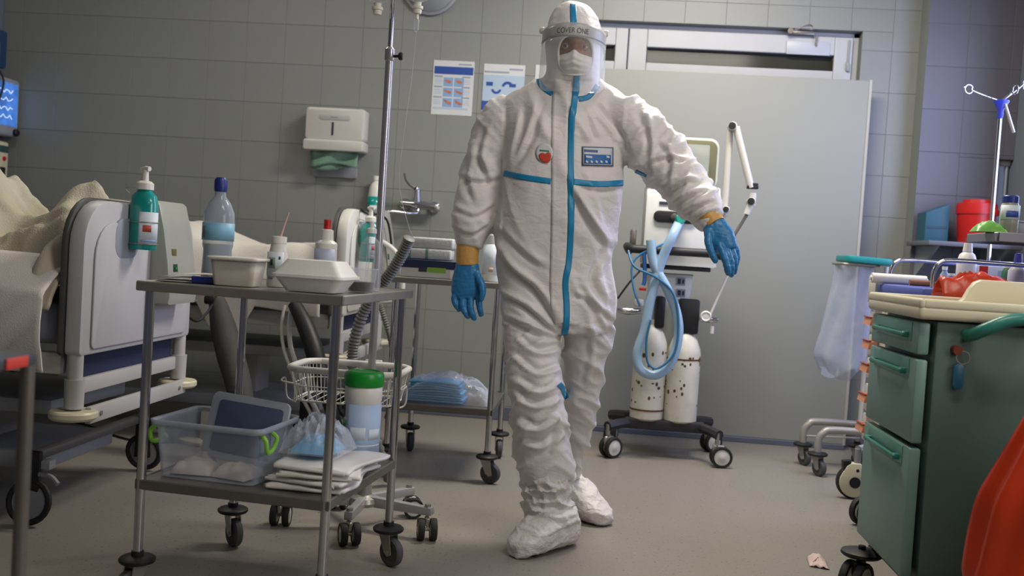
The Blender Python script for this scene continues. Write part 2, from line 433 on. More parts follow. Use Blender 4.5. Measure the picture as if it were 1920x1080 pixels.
# ---------------------------------------------------------------- things on the back wall
DISP = mat('dispenser_plastic', 'c4c3bb', 0.35, 0, 0.03)
t = thing('paper_towel_dispenser', 'white paper towel dispenser with green towels hanging out, on the tiled wall', 'dispenser', (-1.535, YB, 1.49))
bm = BM(); prism(bm, rrect(-0.172, 0.06, 0.172, 0.245, 0.02), 'y', -0.12, -0.001, 0.012); finish('housing', bm, DISP, t)
bm = BM(); prism(bm, rrect(-0.176, 0.0, 0.176, 0.062, 0.014), 'y', -0.135, -0.001, 0.01); finish('lower_cover', bm, DISP, t)
bm = BM(); box(bm, (-0.01, -0.121, 0.125), (0.012, 0.004, 0.075), 0.003); finish('level_window', bm, INK, t)
bm = BM(); prism(bm, rrect(-0.09, 0.175, 0.09, 0.205, 0.014), 'y', -0.1235, -0.119, 0.001); o = finish('embossed_plate', bm, mat('plate_grey', 'aeb0aa', 0.4), t)
bm = BM(); box(bm, (-.005, -0.1238, 0.19), (.045, .001, .007)); finish('maker_mark', bm, GREYP, t, 0)
GREENT = mat('green_towel', '6f8f7f', 0.9, 0, 0.08, 8, 0.2, 60)
for k, (dx, h, y) in enumerate(((0.0, 0.10, -0.07), (0.01, 0.085, -0.085))):
    bm = BM()
    grid(bm, 14, 6, lambda u, v: Vector((-0.145 + 0.275 * u + dx, y + 0.014 * math.sin(u * 9 + v * 3) - 0.01 * v, -v * (h + 0.014 * math.sin(u * 5 + k * 2)))))
    solid(finish('towel', bm, GREENT, t), 0.002)
bm = BM(); prism(bm, rrect(-0.14, -0.145, 0.12, -0.08, 0.01), 'y', -0.02, -0.002, 0.003); finish('back_plate', bm, mat('plate_blue_grey', '8a8d93', 0.5), t)  # plain blue-grey plate below the dispenser

def poster(name, label, x0, z0, w, h, paint):
    t = thing(name, label, 'poster', (x0 + w / 2, YB, z0 + h / 2), 0, 'notices on the tiled wall')
    bm = BM(); box(bm, (0, -0.0015, 0), (w, 0.0022, h), 0.0006, 1); finish('sheet', bm, mat('poster_paper', 'c9cccd', 0.5), t, 0)
    paint(t, w, h); return t
PB = mat('print_blue', '2a4a96', 0.5); PLB = mat('print_pale_blue', '7fa3cc', 0.5); PSK = mat('print_skin', 'b5714f', 0.5, var=0.2, vscale=60); PGR = mat('print_grey', '8f98a8', 0.5)
PSKY = mat('print_light_sky', 'a9bccf', 0.5)
def patch(t, name, u0, v0, u1, v1, w, h, m, y=-0.0032, poly=None):
    bm = BM()
    if poly: prism(bm, poly, 'y', y, y + 0.0008)
    else: box(bm, ((u0 + u1 - 1) * w / 2, y, (1 - v0 - v1) * h / 2), ((u1 - u0) * w, 0.0008, (v1 - v0) * h))
    return finish(name, bm, m, t, 0)
def paint1(t, w, h):
    patch(t, 'title_bar', .03, .11, .98, .25, w, h, PB)
    for r_ in range(3):
        v = .31 + r_ * .19
        for c_ in range(2):
            u = .27 + c_ * .26
            patch(t, 'picture', u, v, u + .23, v + .16, w, h, PLB)
            cx, cz = (u + .115 - .5) * w, (.5 - v - .075) * h
            pl = [(cx + (0.021 + .006 * math.sin(3 * a + r_ + c_)) * math.cos(a + .6), cz + (.013 + .004 * math.cos(2 * a + r_)) * math.sin(a)) for a in [k * 2 * PI / 12 for k in range(12)]]
            patch(t, 'hands_print', 0, 0, 0, 0, w, h, PSK, -0.004, pl)
            patch(t, 'caption', .04 + .68 * c_, v - .03, .24 + .68 * c_, v - .005, w, h, PGR)
            for q in range(3): patch(t, 'text_line', .05 + .7 * c_, v + .03 + q * .035, .22 + .7 * c_, v + .042 + q * .035, w, h, PSKY)
    patch(t, 'header_mark', .62, .05, .93, .075, w, h, PGR)
    patch(t, 'footer', .05, .86, .9, .89, w, h, PSKY)
poster('wall_poster', 'hand washing notice with blue title bar and six small hand pictures', -1.005, 1.742, 0.238, 0.312, paint1)
def paint2(t, w, h):
    patch(t, 'field', .0, .2, 1, .82, w, h, PSKY)
    patch(t, 'header_mark', .62, .07, .95, .1, w, h, PGR)
    patch(t, 'title_line', .06, .13, .62, .16, w, h, PGR)
    patch(t, 'bullet', .03, .13, .05, .155, w, h, INK)
    for (u, v, r0, a0, a1) in ((.6, .42, .035, 20, 170), (.33, .45, .03, 190, 350), (.5, .58, .03, 190, 350)):
        c = ((u - .5) * w, (.5 - v) * h); pl = []
        A = [R(a0 + (a1 - a0) * k / 8) for k in range(9)]
        pl += [(c[0] + r0 * math.cos(a), c[1] + r0 * math.sin(a)) for a in A] + [(c[0] + r0 * .55 * math.cos(a), c[1] + r0 * .55 * math.sin(a)) for a in A[::-1]]
        patch(t, 'curved_arrow', 0, 0, 0, 0, w, h, PB, -0.0042, pl)
    patch(t, 'blue_block', .08, .33, .24, .4, w, h, PB, -.0042); patch(t, 'blue_block', .64, .35, .8, .41, w, h, PB, -.0042)
    patch(t, 'corner_block', 0, .68, .2, .85, w, h, PB, -.0042)
poster('wall_poster', 'pale notice with blue curved arrows beside the hooded person', -0.712, 1.735, 0.238, 0.312, paint2)
poster('wall_poster', 'plain notice mostly hidden behind the white hood', -0.415, 1.742, 0.235, 0.312, lambda t, w, h: patch(t, 'footer', .05, .5, .9, .6, w, h, PSKY))

# round wall lamp cut by the top of the frame
t = thing('wall_lamp', 'round grey wall lamp above the notices', 'lamp', (-1.045, YB, 2.47))
Mr = Matrix.Rotation(PI / 2, 4, 'X')
bm = BM(); lathe(bm, [(0, .085), (.06, .08), (.115, .055), (.148, .022), (.15, 0.004)], n=32, M=Mr); finish('diffuser', bm, mat('opal_glass', '8b8f93', 0.3), t)
bm = BM(); lathe(bm, [(.147, .0), (.165, .001), (.165, .02), (.15, .026), (.147, .012)], n=32, M=Mr); finish('rim', bm, GREYP, t)

# mixer tap on the wall
t = thing('wall_tap', 'chrome wall mixer tap with a raised lever', 'tap', (-1.035, YB, 1.225))
for fx, fz in ((-.085, -.01), (.085, -.02)):
    bm = BM(); lathe(bm, [(0, 0), (.034, 0), (.032, .016), (.018, .02), (.018, .05), (0, .05)], (fx, 0, fz), 20, M=Mr); finish('wall_flange', bm, CHROME, t)
bm = BM(); tube(bm, [(-.1, -.06, -.008), (-.04, -.065, -.012), (0, -.065, -.013), (.05, -.065, -.015), (.1, -.06, -.02)], .02, 12, rs=[.02, .024, .028, .022, .02]); finish('body', bm, CHROME, t)
bm = BM(); cyl(bm, (-.01, -.065, 0), (-.012, -.075, .075), .026, .022, 16); lathe(bm, [(.022, 0), (.02, .012), (0, .018)], (-.012, -.075, .075), 16); finish('cartridge', bm, CHROME, t)
bm = BM(); tube(bm, [(-.012, -.08, .08), (-.045, -.1, .095), (-.07, -.12, .125), (-.078, -.125, .16)], .008, 8, rs=[.009, .008, .006, .007]); finish('lever', bm, DKSTEEL, t)
bm = BM(); tube(bm, [(.0, -.07, -.03), (-.002, -.085, -.06), (-.06, -.13, -.066), (-.14, -.17, -.062), (-.15, -.175, -.085)], .011, 10); finish('spout', bm, CHROME, t)

# ================================================================== castors
def castor(parent, x, y, r, ztop, kind='steel', yaw=0.0, wm=None, hub=None):
    """wheel standing on the floor under (x, y); stem goes up to ztop"""
    d = Vector((math.cos(yaw), math.sin(yaw), 0)); ax = Vector((-d.y, d.x, 0))
    M = Matrix.Translation((x, y, 0)) @ Matrix.Rotation(yaw, 4, 'Z')
    wm = wm or GREYRUB; hub = hub or STEEL
    off = r * 0.45
    bm = BM()
    cyl(bm, M @ Vector((0, 0, 2 * r + .008)), M @ Vector((0, 0, ztop)), .011, n=12)
    if kind == 'steel':
        for s in (-1, 1):
            t = bmesh.new()
            prism(t, [(-r * .55, 2 * r + .012), (r * .55, 2 * r + .012), (off + r * .35, r * .9), (off, r * .72), (off - r * .35, r * .95)], 'y', s * .017 - .0015, s * .017 + .0015)
            bmesh.ops.transform(t, matrix=M, verts=t.verts); join(bm, t)
        box(bm, (0, 0, 2 * r + .012), (r * 1.1, .037, .006), 0.002, 1, M=M)
        cyl(bm, M @ Vector((off, -.02, r)), M @ Vector((off, .02, r)), .006, n=10)
        fork = finish('castor', bm, hub, parent)
        Mw = M @ Matrix.Translation((off, 0, r)) @ Matrix.Rotation(PI / 2, 4, 'X')
        bm = BM(); lathe(bm, [(r * .30, -.012), (r * .62, -.011), (r * .66, -.013), (r * .9, -.013), (r, -.008), (r, .008), (r * .9, .013), (r * .66, .013), (r * .62, .011), (r * .30, .012), (r * .15, .012), (r * .15, -.012), (r * .30, -.012)], (0, 0, 0), 28)
        bmesh.ops.transform(bm, matrix=Mw, verts=bm.verts); finish('wheel', bm, wm, fork)
        bm = BM(); lathe(bm, [(0, 0), (.044, 0), (.047, .004), (.047, .010), (.042, .014), (.016, .018), (.016, .03), (0, .03)], (x, y, 2 * r + .016), 24); finish('bumper_disc', bm, BLACK, fork)
    else:                                                    # twin wheel with pale hub caps
        box(bm, (off * .4, 0, 2 * r - r * .35), (r * 1.1, .016, r * .8), .004, 1, M=M)
        cyl(bm, M @ Vector((off, -.03, r)), M @ Vector((off, .03, r)), .006, n=10)
        fork = finish('castor', bm, hub, parent)
        for s in (-1, 1):
            Mw = M @ Matrix.Translation((off, s * .021, r)) @ Matrix.Rotation(PI / 2, 4, 'X')
            bm = BM(); lathe(bm, [(r * .74, -.011), (r * .95, -.011), (r, -.006), (r, .006), (r * .95, .011), (r * .74, .011), (r * .74, -.011)], (0, 0, 0), 28)
            bmesh.ops.transform(bm, matrix=Mw, verts=bm.verts); finish('tyre', bm, RUBBER, fork)
            bm = BM(); lathe(bm, [(0, -.013), (r * .2, -.013), (r * .3, -.010), (r * .73, -.009), (r * .745, -.006), (r * .745, .006), (r * .73, .009), (r * .3, .010), (r * .2, .013), (0, .013)], (0, 0, 0), 24)
            bmesh.ops.transform(bm, matrix=Mw, verts=bm.verts); finish('hub_cap', bm, mat('hub_white', 'c2c1bb', 0.4), fork)
    return fork

# ================================================================== steel instrument trolleys
def tray(bm, w, d, z, lip=.022, t=.0025):
    """open tray with a folded-down rim"""
    box(bm, (w / 2, d / 2, z - .003), (w - .012, d - .012, .004))
    for (cx, cy, sx, sy) in ((w / 2, .004, w, .008), (w / 2, d - .004, w, .008), (.004, d / 2, .008, d), (w - .004, d / 2, .008, d)):
        box(bm, (cx, cy, z - lip / 2 + .002), (sx, sy, lip), .003, 1)

def trolley(label, loc, rotz, w, d, zt, zl, yaws, kind='steel', wheels=None, lipt=.026):
    T = thing('instrument_trolley', label, 'trolley', loc, rotz)
    bm = BM(); tray(bm, w + .03, d + .03, 0, lipt); bmesh.ops.translate(bm, vec=(-.015, -.015, zt), verts=bm.verts); finish('top_tray', bm, STEEL, T, 30)
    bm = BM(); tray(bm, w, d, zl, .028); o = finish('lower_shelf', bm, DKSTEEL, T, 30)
    for (x, y), ya in zip(((.012, .012), (w - .012, .012), (w - .012, d - .012), (.012, d - .012)), yaws):
        bm = BM(); cyl(bm, (x, y, .128), (x, y, zt - .012), .0125, n=16); finish('leg', bm, CHROME, T)
        castor(T, x, y, .044, .13, 'steel', ya)
    return T

# nearest trolley
T1L = Vector((-1.165, 2.50, 0)); T1R = R(-6.5)
T1 = trolley('steel instrument trolley carrying food boxes and bottles', T1L, T1R, .54, .56, .845, .325, (R(-110), R(-60), R(-30), R(-40)))
def t1(x, y, z=.846):                                     # a point on the trolley's own frame
    v = Matrix.Rotation(T1R, 3, 'Z') @ Vector((x, y, 0)); return Vector((T1L.x + v.x, T1L.y + v.y, z))
# trolley behind it
T2L = Vector((-.845, 4.14, 0))
T2 = trolley('steel instrument trolley with a blue bag on its lower shelf', T2L, R(0), .455, .57, .845, .31, (R(-100), R(-20), R(-80), R(-70)))

# ================================================================== IV stand with wire basket
IVX, IVY = -.742, 3.36
iv = thing('iv_stand', 'tall chrome IV stand with two upturned drip bottles and a wire basket', 'IV stand', (IVX, IVY, 0))
PALEM = mat('pale_enamel_pole', 'b2b1b4', 0.25, 0.7, 0.05)
bm = BM(); cyl(bm, (0, 0, .1), (0, 0, 1.63), .0135, n=20); lathe(bm, [(.0135, 1.60), (.017, 1.605), (.017, 1.64), (.010, 1.648)], n=20); finish('pole', bm, PALEM, iv)
bm = BM(); cyl(bm, (0, 0, 1.63), (0, 0, 2.2), .0085, n=16); finish('telescopic_pole', bm, CHROME, iv)
bm = BM(); cyl(bm, (.012, -.004, 1.617), (.035, -.012, 1.617), .005, n=10)
lathe(bm, [(0, 0), (.012, 0), (.014, .006), (.012, .013), (0, .015)], (.034, -.0115, 1.617), 12, M=Matrix.Rotation(R(90), 4, 'Y')); finish('clamp_knob', bm, BLACK, iv)
bm = BM(); lathe(bm, [(0, .075), (.05, .078), (.055, .09), (.05, .105), (.026, .115), (.022, .16), (.0135, .165), (.0135, .17)], n=24); finish('base_hub', bm, STEEL, iv)
LEGM = mat('grey_enamel', 'a3a3a5', 0.4, 0.3, 0.05)
for (x, y), ya in zip(((-.268, -.085), (.0, -.205), (.235, -.075), (.125, .17), (-.14, .19)), (95, -65, -75, 20, 90)):
    bm = BM(); L_ = Vector((x, y, 0)).length; M = Matrix.Rotation(math.atan2(y, x), 4, 'Z')
    prism(bm, [(.03, .076), (L_ + .016, .082), (L_ + .02, .09), (L_ + .016, .108), (.03, .112)], 'y', -.014, .014, .003); bmesh.ops.transform(bm, matrix=M, verts=bm.verts); finish('base_leg', bm, LEGM, iv)
    castor(iv, x, y, .037, .118, 'twin', R(ya))
# hooks at the top (above the frame) and drip bottles
bm = BM()
for s in (-1, 1): tube(bm, [(0, 0, 2.19), (s * .05, 0, 2.2), (s * .085, -.01, 2.19), (s * .1, -.01, 2.21)], .005, 8)
finish('hook_bar', bm, CHROME, iv)
# wire basket clamped to the pole
WHW = mat('white_wire', 'c9c8c2', 0.4, 0, 0.03)
bk = thing('wire_basket', 'white wire basket hung on the IV stand', 'basket', (-.80, 3.30, .50))
rim = [(x, y, .055) for x, y in rrect(-.185, -.135, .185, .135, .07, 4)]
bm = BM(); tube(bm, rim, .011, 10, 2, closed=True); finish('rim', bm, WHW, bk)
bot = [(x, y, -.05) for x, y in rrect(-.165, -.115, .165, .115, .06, 4)]
bm = BM(); tube(bm, bot, .0035, 6, 2, closed=True); finish('bottom_wire', bm, WHW, bk)
mid = [(x, y, .0) for x, y in rrect(-.176, -.126, .176, .126, .065, 4)]
bm = BM(); tube(bm, mid, .002, 5, 2, closed=True); finish('middle_wire', bm, WHW, bk)
RP, BP = spline(rim, 2, True), spline(bot, 2, True)
for k in range(0, len(RP)):
    if k % 1 == 0:
        bm = BM(); tube(bm, [RP[k], BP[k]], .0017, 5, smooth=False); finish('wire', bm, WHW, bk)
for k in range(11):
    x = -.15 + k * .03
    bm = BM(); tube(bm, [(x, -.115, -.05), (x, .115, -.05)], .0017, 5, smooth=False); finish('wire', bm, WHW, bk)
for k in range(6):
    for s in (-1, 1):
        x = s * (.03 + .025 * k)
        bm = BM(); tube(bm, [(x, -.126, 0.055), (x, -.117, -.05)], .0017, 5, smooth=False); finish('wire', bm, WHW, bk)
for s in (-1, 1):                                        # folding wire hangers at the two ends
    bm = BM(); tube(bm, [(s * .14, -.10, .0), (s * .20, -.11, .01), (s * .205, -.06, .012), (s * .20, -.05, -.05), (s * .16, -.08, -.06)], .003, 6); finish('wire_hanger', bm, WHW, bk)
bm = BM(); box(bm, (.045, .148, .055), (.06, .012, .03), .003); finish('pole_bracket', bm, WHW, bk)

DRIP = mat('drip_bottle', 'cdd2d2', 0.12, 0, 0.02, film=0.22); CAPM = mat('drip_cap', 'd8d5c4', 0.5)
dx1, dx2 = aty(708, 12, 3.34), aty(783, 10, 3.38)
for p, lab, tubeon in ((dx1, 'upturned clear drip bottle without a line, hung on the IV stand', 0), (dx2, 'upturned clear drip bottle with an infusion line running down', 1)):
    t = thing('drip_bottle', lab, 'drip bottle', (p.x, p.y, p.z), 0)
    bm = BM(); lathe(bm, [(.011, .0), (.014, .012), (.035, .022), (.046, .045), (.047, .19), (.035, .205), (0, .21)], n=28); finish('bottle', bm, DRIP, t)
    bm = BM(); lathe(bm, [(0, .0155), (.034, .0255), (.0445, .047), (.0445, .11), (0, .11)], n=28); finish('fluid', bm, mat('clear_fluid', 'b8c4c6', 0.05, film=0.05), t)
    bm = BM(); lathe(bm, [(0, -.03), (.014, -.028), (.015, -.014), (.019, -.012), (.019, -.003), (.012, .0), (.0135, .01), (0, .011)], n=20); finish('stopper', bm, CAPM, t)
    bm = BM(); tube(bm, [(0, 0, .21), (0, 0, .25), ((IVX - p.x) * .4, 0, .27)], .002, 6); finish('hanger', bm, CAPM, t)
    if tubeon:
        bm = BM(); lathe(bm, [(0, -.048), (.006, -.046), (.006, -.03), (0, -.03)], n=12); finish('spike', bm, CAPM, t)
        bm = BM(); lathe(bm, [(.003, -.09), (.008, -.085), (.009, -.05), (.006, -.046)], n=16); finish('drip_chamber', bm, CLEAR, t)
        pts = [Vector((0, 0, -.088))]
        for (x, y) in ((775, 115), (770, 160), (762, 215), (752, 290), (748, 330), (752, 370), (765, 420), (772, 440)):
            pts.append(aty(x, y, 3.40 + .0004 * y) - p)
        bm = BM(); tube(bm, pts, .0018, 6, 5); finish('infusion_line', bm, mat('drip_line', 'c9cccb', 0.3, film=.45), t)

# ================================================================== hospital beds
def ridged(p, k=1.0): return 1 - abs(noise.noise(p)) * 2 * k
DARKT = mat('dark_trim', '4b4b4a', 0.5); NAVYF = mat('navy_underside', '23284a', 0.7)
BEDBOX = mat('control_box', '97998f', 0.45, 0, 0.04)

def bed(label, loc, W, L, dz, colour, box_y):
    """origin under the near end of the footboard; head towards -X, far side towards +Y"""
    T = thing('hospital_bed', label, 'bed', loc)
    z0, z1 = .56 + dz, 1.065 + dz
    bm = BM(); prism(bm, rrect(0, z0, W, z1, .03, 6, (.02, .02, .15, .15)), 'x', -.028, .028, .012); fb = finish('footboard', bm, colour, T)
    bm = BM(); prism(bm, rrect(-.008, z0, W + .008, z1 + .008, .03, 6, (.02, .02, .155, .155)), 'x', -.046, -.0285, .004); finish('edge_trim', bm, DARKT, fb)
    bm = BM(); prism(bm, rrect(.06, z0 + .02, W - .06, z1 - .07, .03, 6, (.02, .02, .12, .12)), 'x', .0285, .036, .004); finish('raised_panel', bm, colour, fb)
    for y in (.27, W - .27):                              # flat plates for the grips, the hollow's shade put into their grey
        bm = BM(); prism(bm, rrect(y - .085, z1 - .19, y + .085, z1 - .055, .05, 6), 'x', .029, .0375, .002); finish('grip_shade_plate', bm, mat('grip_shade_grey', '8f94a0', 0.5), fb)
    y0, y1 = box_y                                         # control box hung on the footboard
    bm = BM(); prism(bm, [(.03, z0 + .15), (.112, z0 + .15), (.118, z0 + .18), (.105, z0 + .30), (.085, z0 + .42), (.062, z1 + .008), (.048, z1 + .02), (.03, z1 + .016)], 'y', y0, y1, .014); cb = finish('control_box', bm, BEDBOX, T)
    for (x, z, w, h, m) in ((.096, z1 - .165, .042, .026, mat('lcd_olive', '5d5a2c', 0.3)), (.1035, z1 - .222, .042, .03, mat('green_switch', '0c3a2b', 0.3))):
        bm = BM(); box(bm, (0, 0, 0), (.008, w, h), .002); bmesh.ops.transform(bm, matrix=Matrix.Translation((x, y0 + .06, z)) @ Matrix.Rotation(R(-7), 4, 'Y'), verts=bm.verts); finish('display', bm, m, cb)
    bm = BM(); box(bm, (.1085, y0 + .06, z1 - .222), (.004, .012, .008)); finish('green_lamp', bm, GREENP, cb)
    bm = BM(); box(bm, (.1135, y0 + .085, z1 - .305), (.004, .088, .046)); finish('sticker', bm, LABELW, cb, 0)
    for k in range(9):
        bm = BM(); box(bm, (.1162, y0 + .055 + k * .0075, z1 - .311), (.001, .002 + .0018 * (k % 3), .016)); finish('bar_code_line', bm, INK, cb, 0)
    for y in (.03, W - .03):                               # corner posts and bumpers
        bm = BM(); cyl(bm, (.0, y, z0 + .02), (.0, y, z0 - .08), .024, n=20); cyl(bm, (0, y, z0 - .075), (0, y, z0 - .17), .032, .03, n=20); finish('corner_post', bm, BEDFRAME, T)
        bm = BM(); lathe(bm, [(0, -.014), (.068, -.014), (.075, -.006), (.075, .008), (.07, .014), (0, .014)], (.0, y, z0 - .19), 28); finish('bumper', bm, CREAM, T)
    for (z, x, h) in ((z0 - .105, -.01, .05), (z0 - .195, .035, .055)):
        bm = BM(); box(bm, (x, W / 2, z), (.022, W - .11, h), .004); finish('cross_beam', bm, BEDFRAME, T)
    for k, y in enumerate((.12, W - .12)):
        bm = BM(); cyl(bm, (.045, y, z0 - .195), (.05, y, z0 - .195), .008, n=10); finish('bolt', bm, STEEL, T)
    bm = BM(); box(bm, (-.03, W / 2, z0 - .03), (.02, W - .12, .11), .004); finish('end_apron', bm, NAVYF, T)
    for y in (.05, W - .05):
        bm = BM(); box(bm, (-L / 2, y, z0 - .03), (L - .1, .04, .07), .006); finish('side_rail_beam', bm, BEDFRAME, T)
    bm = BM(); box(bm, (-L / 2, W / 2, z0 - .2), (L - .3, W * .62, .05), .008); finish('under_frame', bm, GREYP, T)
    for x in (-.55, -L + .5):
        bm = BM(); box(bm, (x, W / 2, (z0 - .2 + .16) / 2), (.14, .2, z0 - .2 - .16), .01); finish('lift_column', bm, BEDFRAME, T)
    bm = BM(); box(bm, (-L / 2, W / 2, .17), (L - .35, W * .55, .06), .01); finish('base_frame', bm, GREYP, T)
    for x in (-.13, -L + .2):
        bm = BM(); box(bm, (x, W / 2, .225), (.045, W - .05, .03), .008); finish('axle_beam', bm, DARKT, T)
        for y, s in ((.02, -1), (W - .02, 1)):
            M = Matrix.Translation((x, y, .078)) @ Matrix.Rotation(PI / 2 + .15 * s, 4, 'X')
            bm = BM(); prism(bm, [(x - .03, .06), (x + .03, .06), (x + .028, .24), (x - .028, .24)], 'y', y - s * .012 - .012, y - s * .012 + .012, .004); c = finish('castor', bm, BLACK, T)
            bm = BM(); tube(bm, [M @ Vector((.066 * math.cos(a), .066 * math.sin(a), 0)) for a in [k * PI / 12 for k in range(24)]], .011, 8, 1, closed=True); finish('tyre', bm, RUBBER, c)
            bm = BM(); lathe(bm, [(0, -.007), (.02, -.007), (.058, -.003), (.058, .003), (.02, .007), (0, .007)], n=24); bmesh.ops.transform(bm, matrix=M, verts=bm.verts); finish('wheel_disc', bm, GREYP, c)
            bm = BM(); tube(bm, [(x + .03, y, .17), (x + .07, y, .165), (x + .1, y - .01, .145)], .008, 8); box(bm, (x + .06, y, .205), (.03, .04, .03), .004); finish('brake_pedal', bm, GREYP, c)
    bm = BM(); box(bm, (-L / 2 - .02, W / 2, z0 + .10), (L - .12, W - .06, .14), .04, 3); finish('mattress', bm, mat('mattress_cover', '8d93a3', 0.6), T)
    bm = BM(); prism(bm, rrect(.03, z0, W - .03, z1 - .08, .03, 6, (.02, .02, .15, .15)), 'x', -L - .02, -L + .03, .012); finish('headboard', bm, colour, T)
    return T

B1 = Vector((-1.64, 3.03, 0)); W1, L1 = .86, 1.93
bed('hospital bed with a grey footboard and green disinfectant bottle, cream blanket heaped on it', B1, W1, L1, 0.0, BEDGREY, (.45, .70))
B2 = Vector((-1.17, 4.50, 0)); W2, L2 = .88, 1.95
BED2C = mat('bed_white', 'd2d0c8', 0.4, 0, 0.04)
bed2 = bed('raised hospital bed with a white footboard, close to the tiled wall', B2, W2, L2, .07, BED2C, (.5, .75))

# heaped blanket on the first bed
def heap1(u, v):
    x = -1.80 + 1.745 * u; y = -.02 + (W1 + .04) * v
    d = -x                                             # distance behind the footboard
    h = .80 + .27 * math.exp(-((d - .21) / .12) ** 2) * math.exp(-((v - .60) / .32) ** 2) + .29 * math.exp(-((d - .58) / .17) ** 2) * math.exp(-((v - .5) / .4) ** 2)
    h += .10 * math.exp(-((d - .05) / .10) ** 2) * math.exp(-((v - .35) / .35) ** 2)
    p = Vector((x * 3.2 + y * 1.5, y * 6.0 - x * 2.0, 3.1)); n = noise.noise(p)
    p2 = Vector((x * 7 - y * 5, y * 3 + x * 4, 9.2))
    h += .075 * ridged(p) - .035 + .05 * ridged(p2) + .02 * n + .014 * ridged(Vector((x * 15 + y * 8, y * 11 - x * 6, 1.3)))
    e = min(v, 1 - v) / .14                             # falls away at the sides
    if e < 1: h -= .17 * (1 - e) ** 2; y += (.035 if v > .5 else -.035) * (1 - e) + .015 * noise.noise(Vector((x * 6, 0, 5)))
    if u < .08: h -= .06 * (1 - u / .08)
    return Vector((x, y, max(h, .71)))
bm = BM(); grid(bm, 190, 100, heap1)
o = solid(finish('blanket', bm, BLANKET, None, 60), .012); o.location = B1
tag(o, 'crumpled cream blanket heaped over the foot of the near bed', 'blanket')
def sheet1(u, v):
    x = -1.80 + 1.745 * u; drop = .34 * v
    f = noise.noise(Vector((x * 5, v * 1.2, 1.7))) * .03 + ridged(Vector((x * 9 + v * 3, v, 4))) * .018
    z = .84 - drop * (1.0 + .1 * math.sin(x * 5)) - .01 * math.sin(x * 4)
    y = -.045 - .02 * math.sin(v * PI * .8) + f * (0.3 + v)
    if v < .25: q = 1 - v / .25; y = y + .16 * q; z = z + .03 * (1 - (1 - q) ** 2)
    return Vector((x, y - .03, z))
bm = BM(); grid(bm, 110, 30, sheet1); o = solid(finish('bed_sheet', bm, SHEET, None, 60), .006); o.location = B1
tag(o, 'white sheet hanging down the side of the near bed under the cream blanket', 'sheet')

# bedding of the second bed
def heap2(u, v):
    x = -1.75 + 1.70 * u; y = -.03 + (W2 + .06) * v; d = -x
    h = .885 + .13 * math.exp(-((d - .82) / .22) ** 2) * math.exp(-((v - .45) / .4) ** 2) + .05 * math.exp(-((d - .25) / .2) ** 2)
    h += .02 * ridged(Vector((x * 4 + y * 3, y * 5, 2))) + .012 * noise.noise(Vector((x * 9, y * 9, 1)))
    e = min(v, 1 - v) / .12
    if e < 1: h -= .20 * (1 - e) ** 2
    return Vector((x, y, h))
bm = BM(); grid(bm, 90, 50, heap2); o = solid(finish('duvet', bm, SHEET, None, 60), .014); o.location = B2
tag(o, 'white duvet on the raised bed by the tiled wall', 'duvet')
def sheet2(u, v):
    x = -1.6 + 1.53 * u
    z = .78 - v * (.17 + .05 * math.sin(x * 3)); y = -.055 + .012 * noise.noise(Vector((x * 7, v, 8))) + .01 * v
    if u > .62 and u < .80: z -= v * .17 * math.sin((u - .62) / .18 * PI)
    return Vector((x, y, z))
bm = BM(); grid(bm, 100, 16, sheet2); o = solid(finish('bed_sheet', bm, SHEET, None, 60), .005); o.location = B2
tag(o, 'white sheet with a pointed corner hanging under the raised bed', 'sheet')
# near guard rail and pull handle of the second bed
bm = BM(); tube(bm, [(-1.30, -.075, .84), (-1.28, -.075, 1.02), (-1.2, -.075, 1.085), (-.98, -.075, 1.085), (-.83, -.075, 1.05), (-.78, -.075, .95), (-.80, -.075, .84)], .016, 10); finish('guard_rail', bm, CREAM, bed2)
bm = BM(); tube(bm, [(.03, .50, 1.0), (.10, .50, .98), (.17, .50, .92), (.20, .50, .80), (.18, .50, .70), (.03, .50, .68)], .013, 10); finish('pull_loop', bm, BED2C, bed2)

# ================================================================== ventilator
VY = 5.02
vx, vy = .38, 5.03
vt = thing('ventilator', 'white ventilator on a wheeled stand with blue hoses', 'ventilator', (vx, vy, 0))
VO = Vector((vx, vy, 0))
def V(px_, py_, dy=0.0): return aty(px_, py_, VY + dy) - VO
BLK2 = mat('anthracite', '26262a', 0.5)
bm = BM()
for (x0, y0, x1, y1) in ((-.16, -.04, .19, -.04), (-.16, .16, .19, .16)):
    box(bm, ((x0 + x1) / 2, y0, .165), (x1 - x0 + .04, .06, .05), .008)
box(bm, (.015, .06, .165), (.34, .22, .03), .006)
for (x0, y0, x1, y1) in ((-.16, -.04, -.27, -.15), (.19, -.04, .27, -.17), (-.16, .16, -.25, .22), (.19, .16, .27, .22)):
    tube(bm, [(x0, y0, .165), ((x0 + x1) / 2, (y0 + y1) / 2, .163), (x1, y1, .155)], .026, 8, smooth=False)
finish('stand_base', bm, BLK2, vt)
for (x, y, a) in ((-.265, -.15, 20), (.262, -.165, -15), (-.245, .215, 60), (.262, .215, 10)):
    castor(vt, x, y, .052, .165, 'twin', R(a + 20))
VWHITE = mat('vent_white', 'c9cbc8', 0.35, 0, 0.03)
bm = BM(); prism(bm, [(-.085, .18), (.085, .18), (.085, .62), (.115, .92), (-.115, .92), (-.085, .62)], 'y', .04, .16, .012); finish('column', bm, VWHITE, vt)
for (x, y) in ((1278, 528), (1278, 550)):
    p = V(x, y, 0); bm = BM(); box(bm, (p.x, .038, p.z), (.045, .003, .04)); finish('safety_sticker', bm, mat('sticker_grey', '8b93a8', 0.5), vt, 0)
    bm = BM(); box(bm, (p.x - .008, .036, p.z), (.016, .002, .026)); box(bm, (p.x + .012, .036, p.z), (.010, .002, .022)); finish('sticker_print', bm, INK, vt, 0)
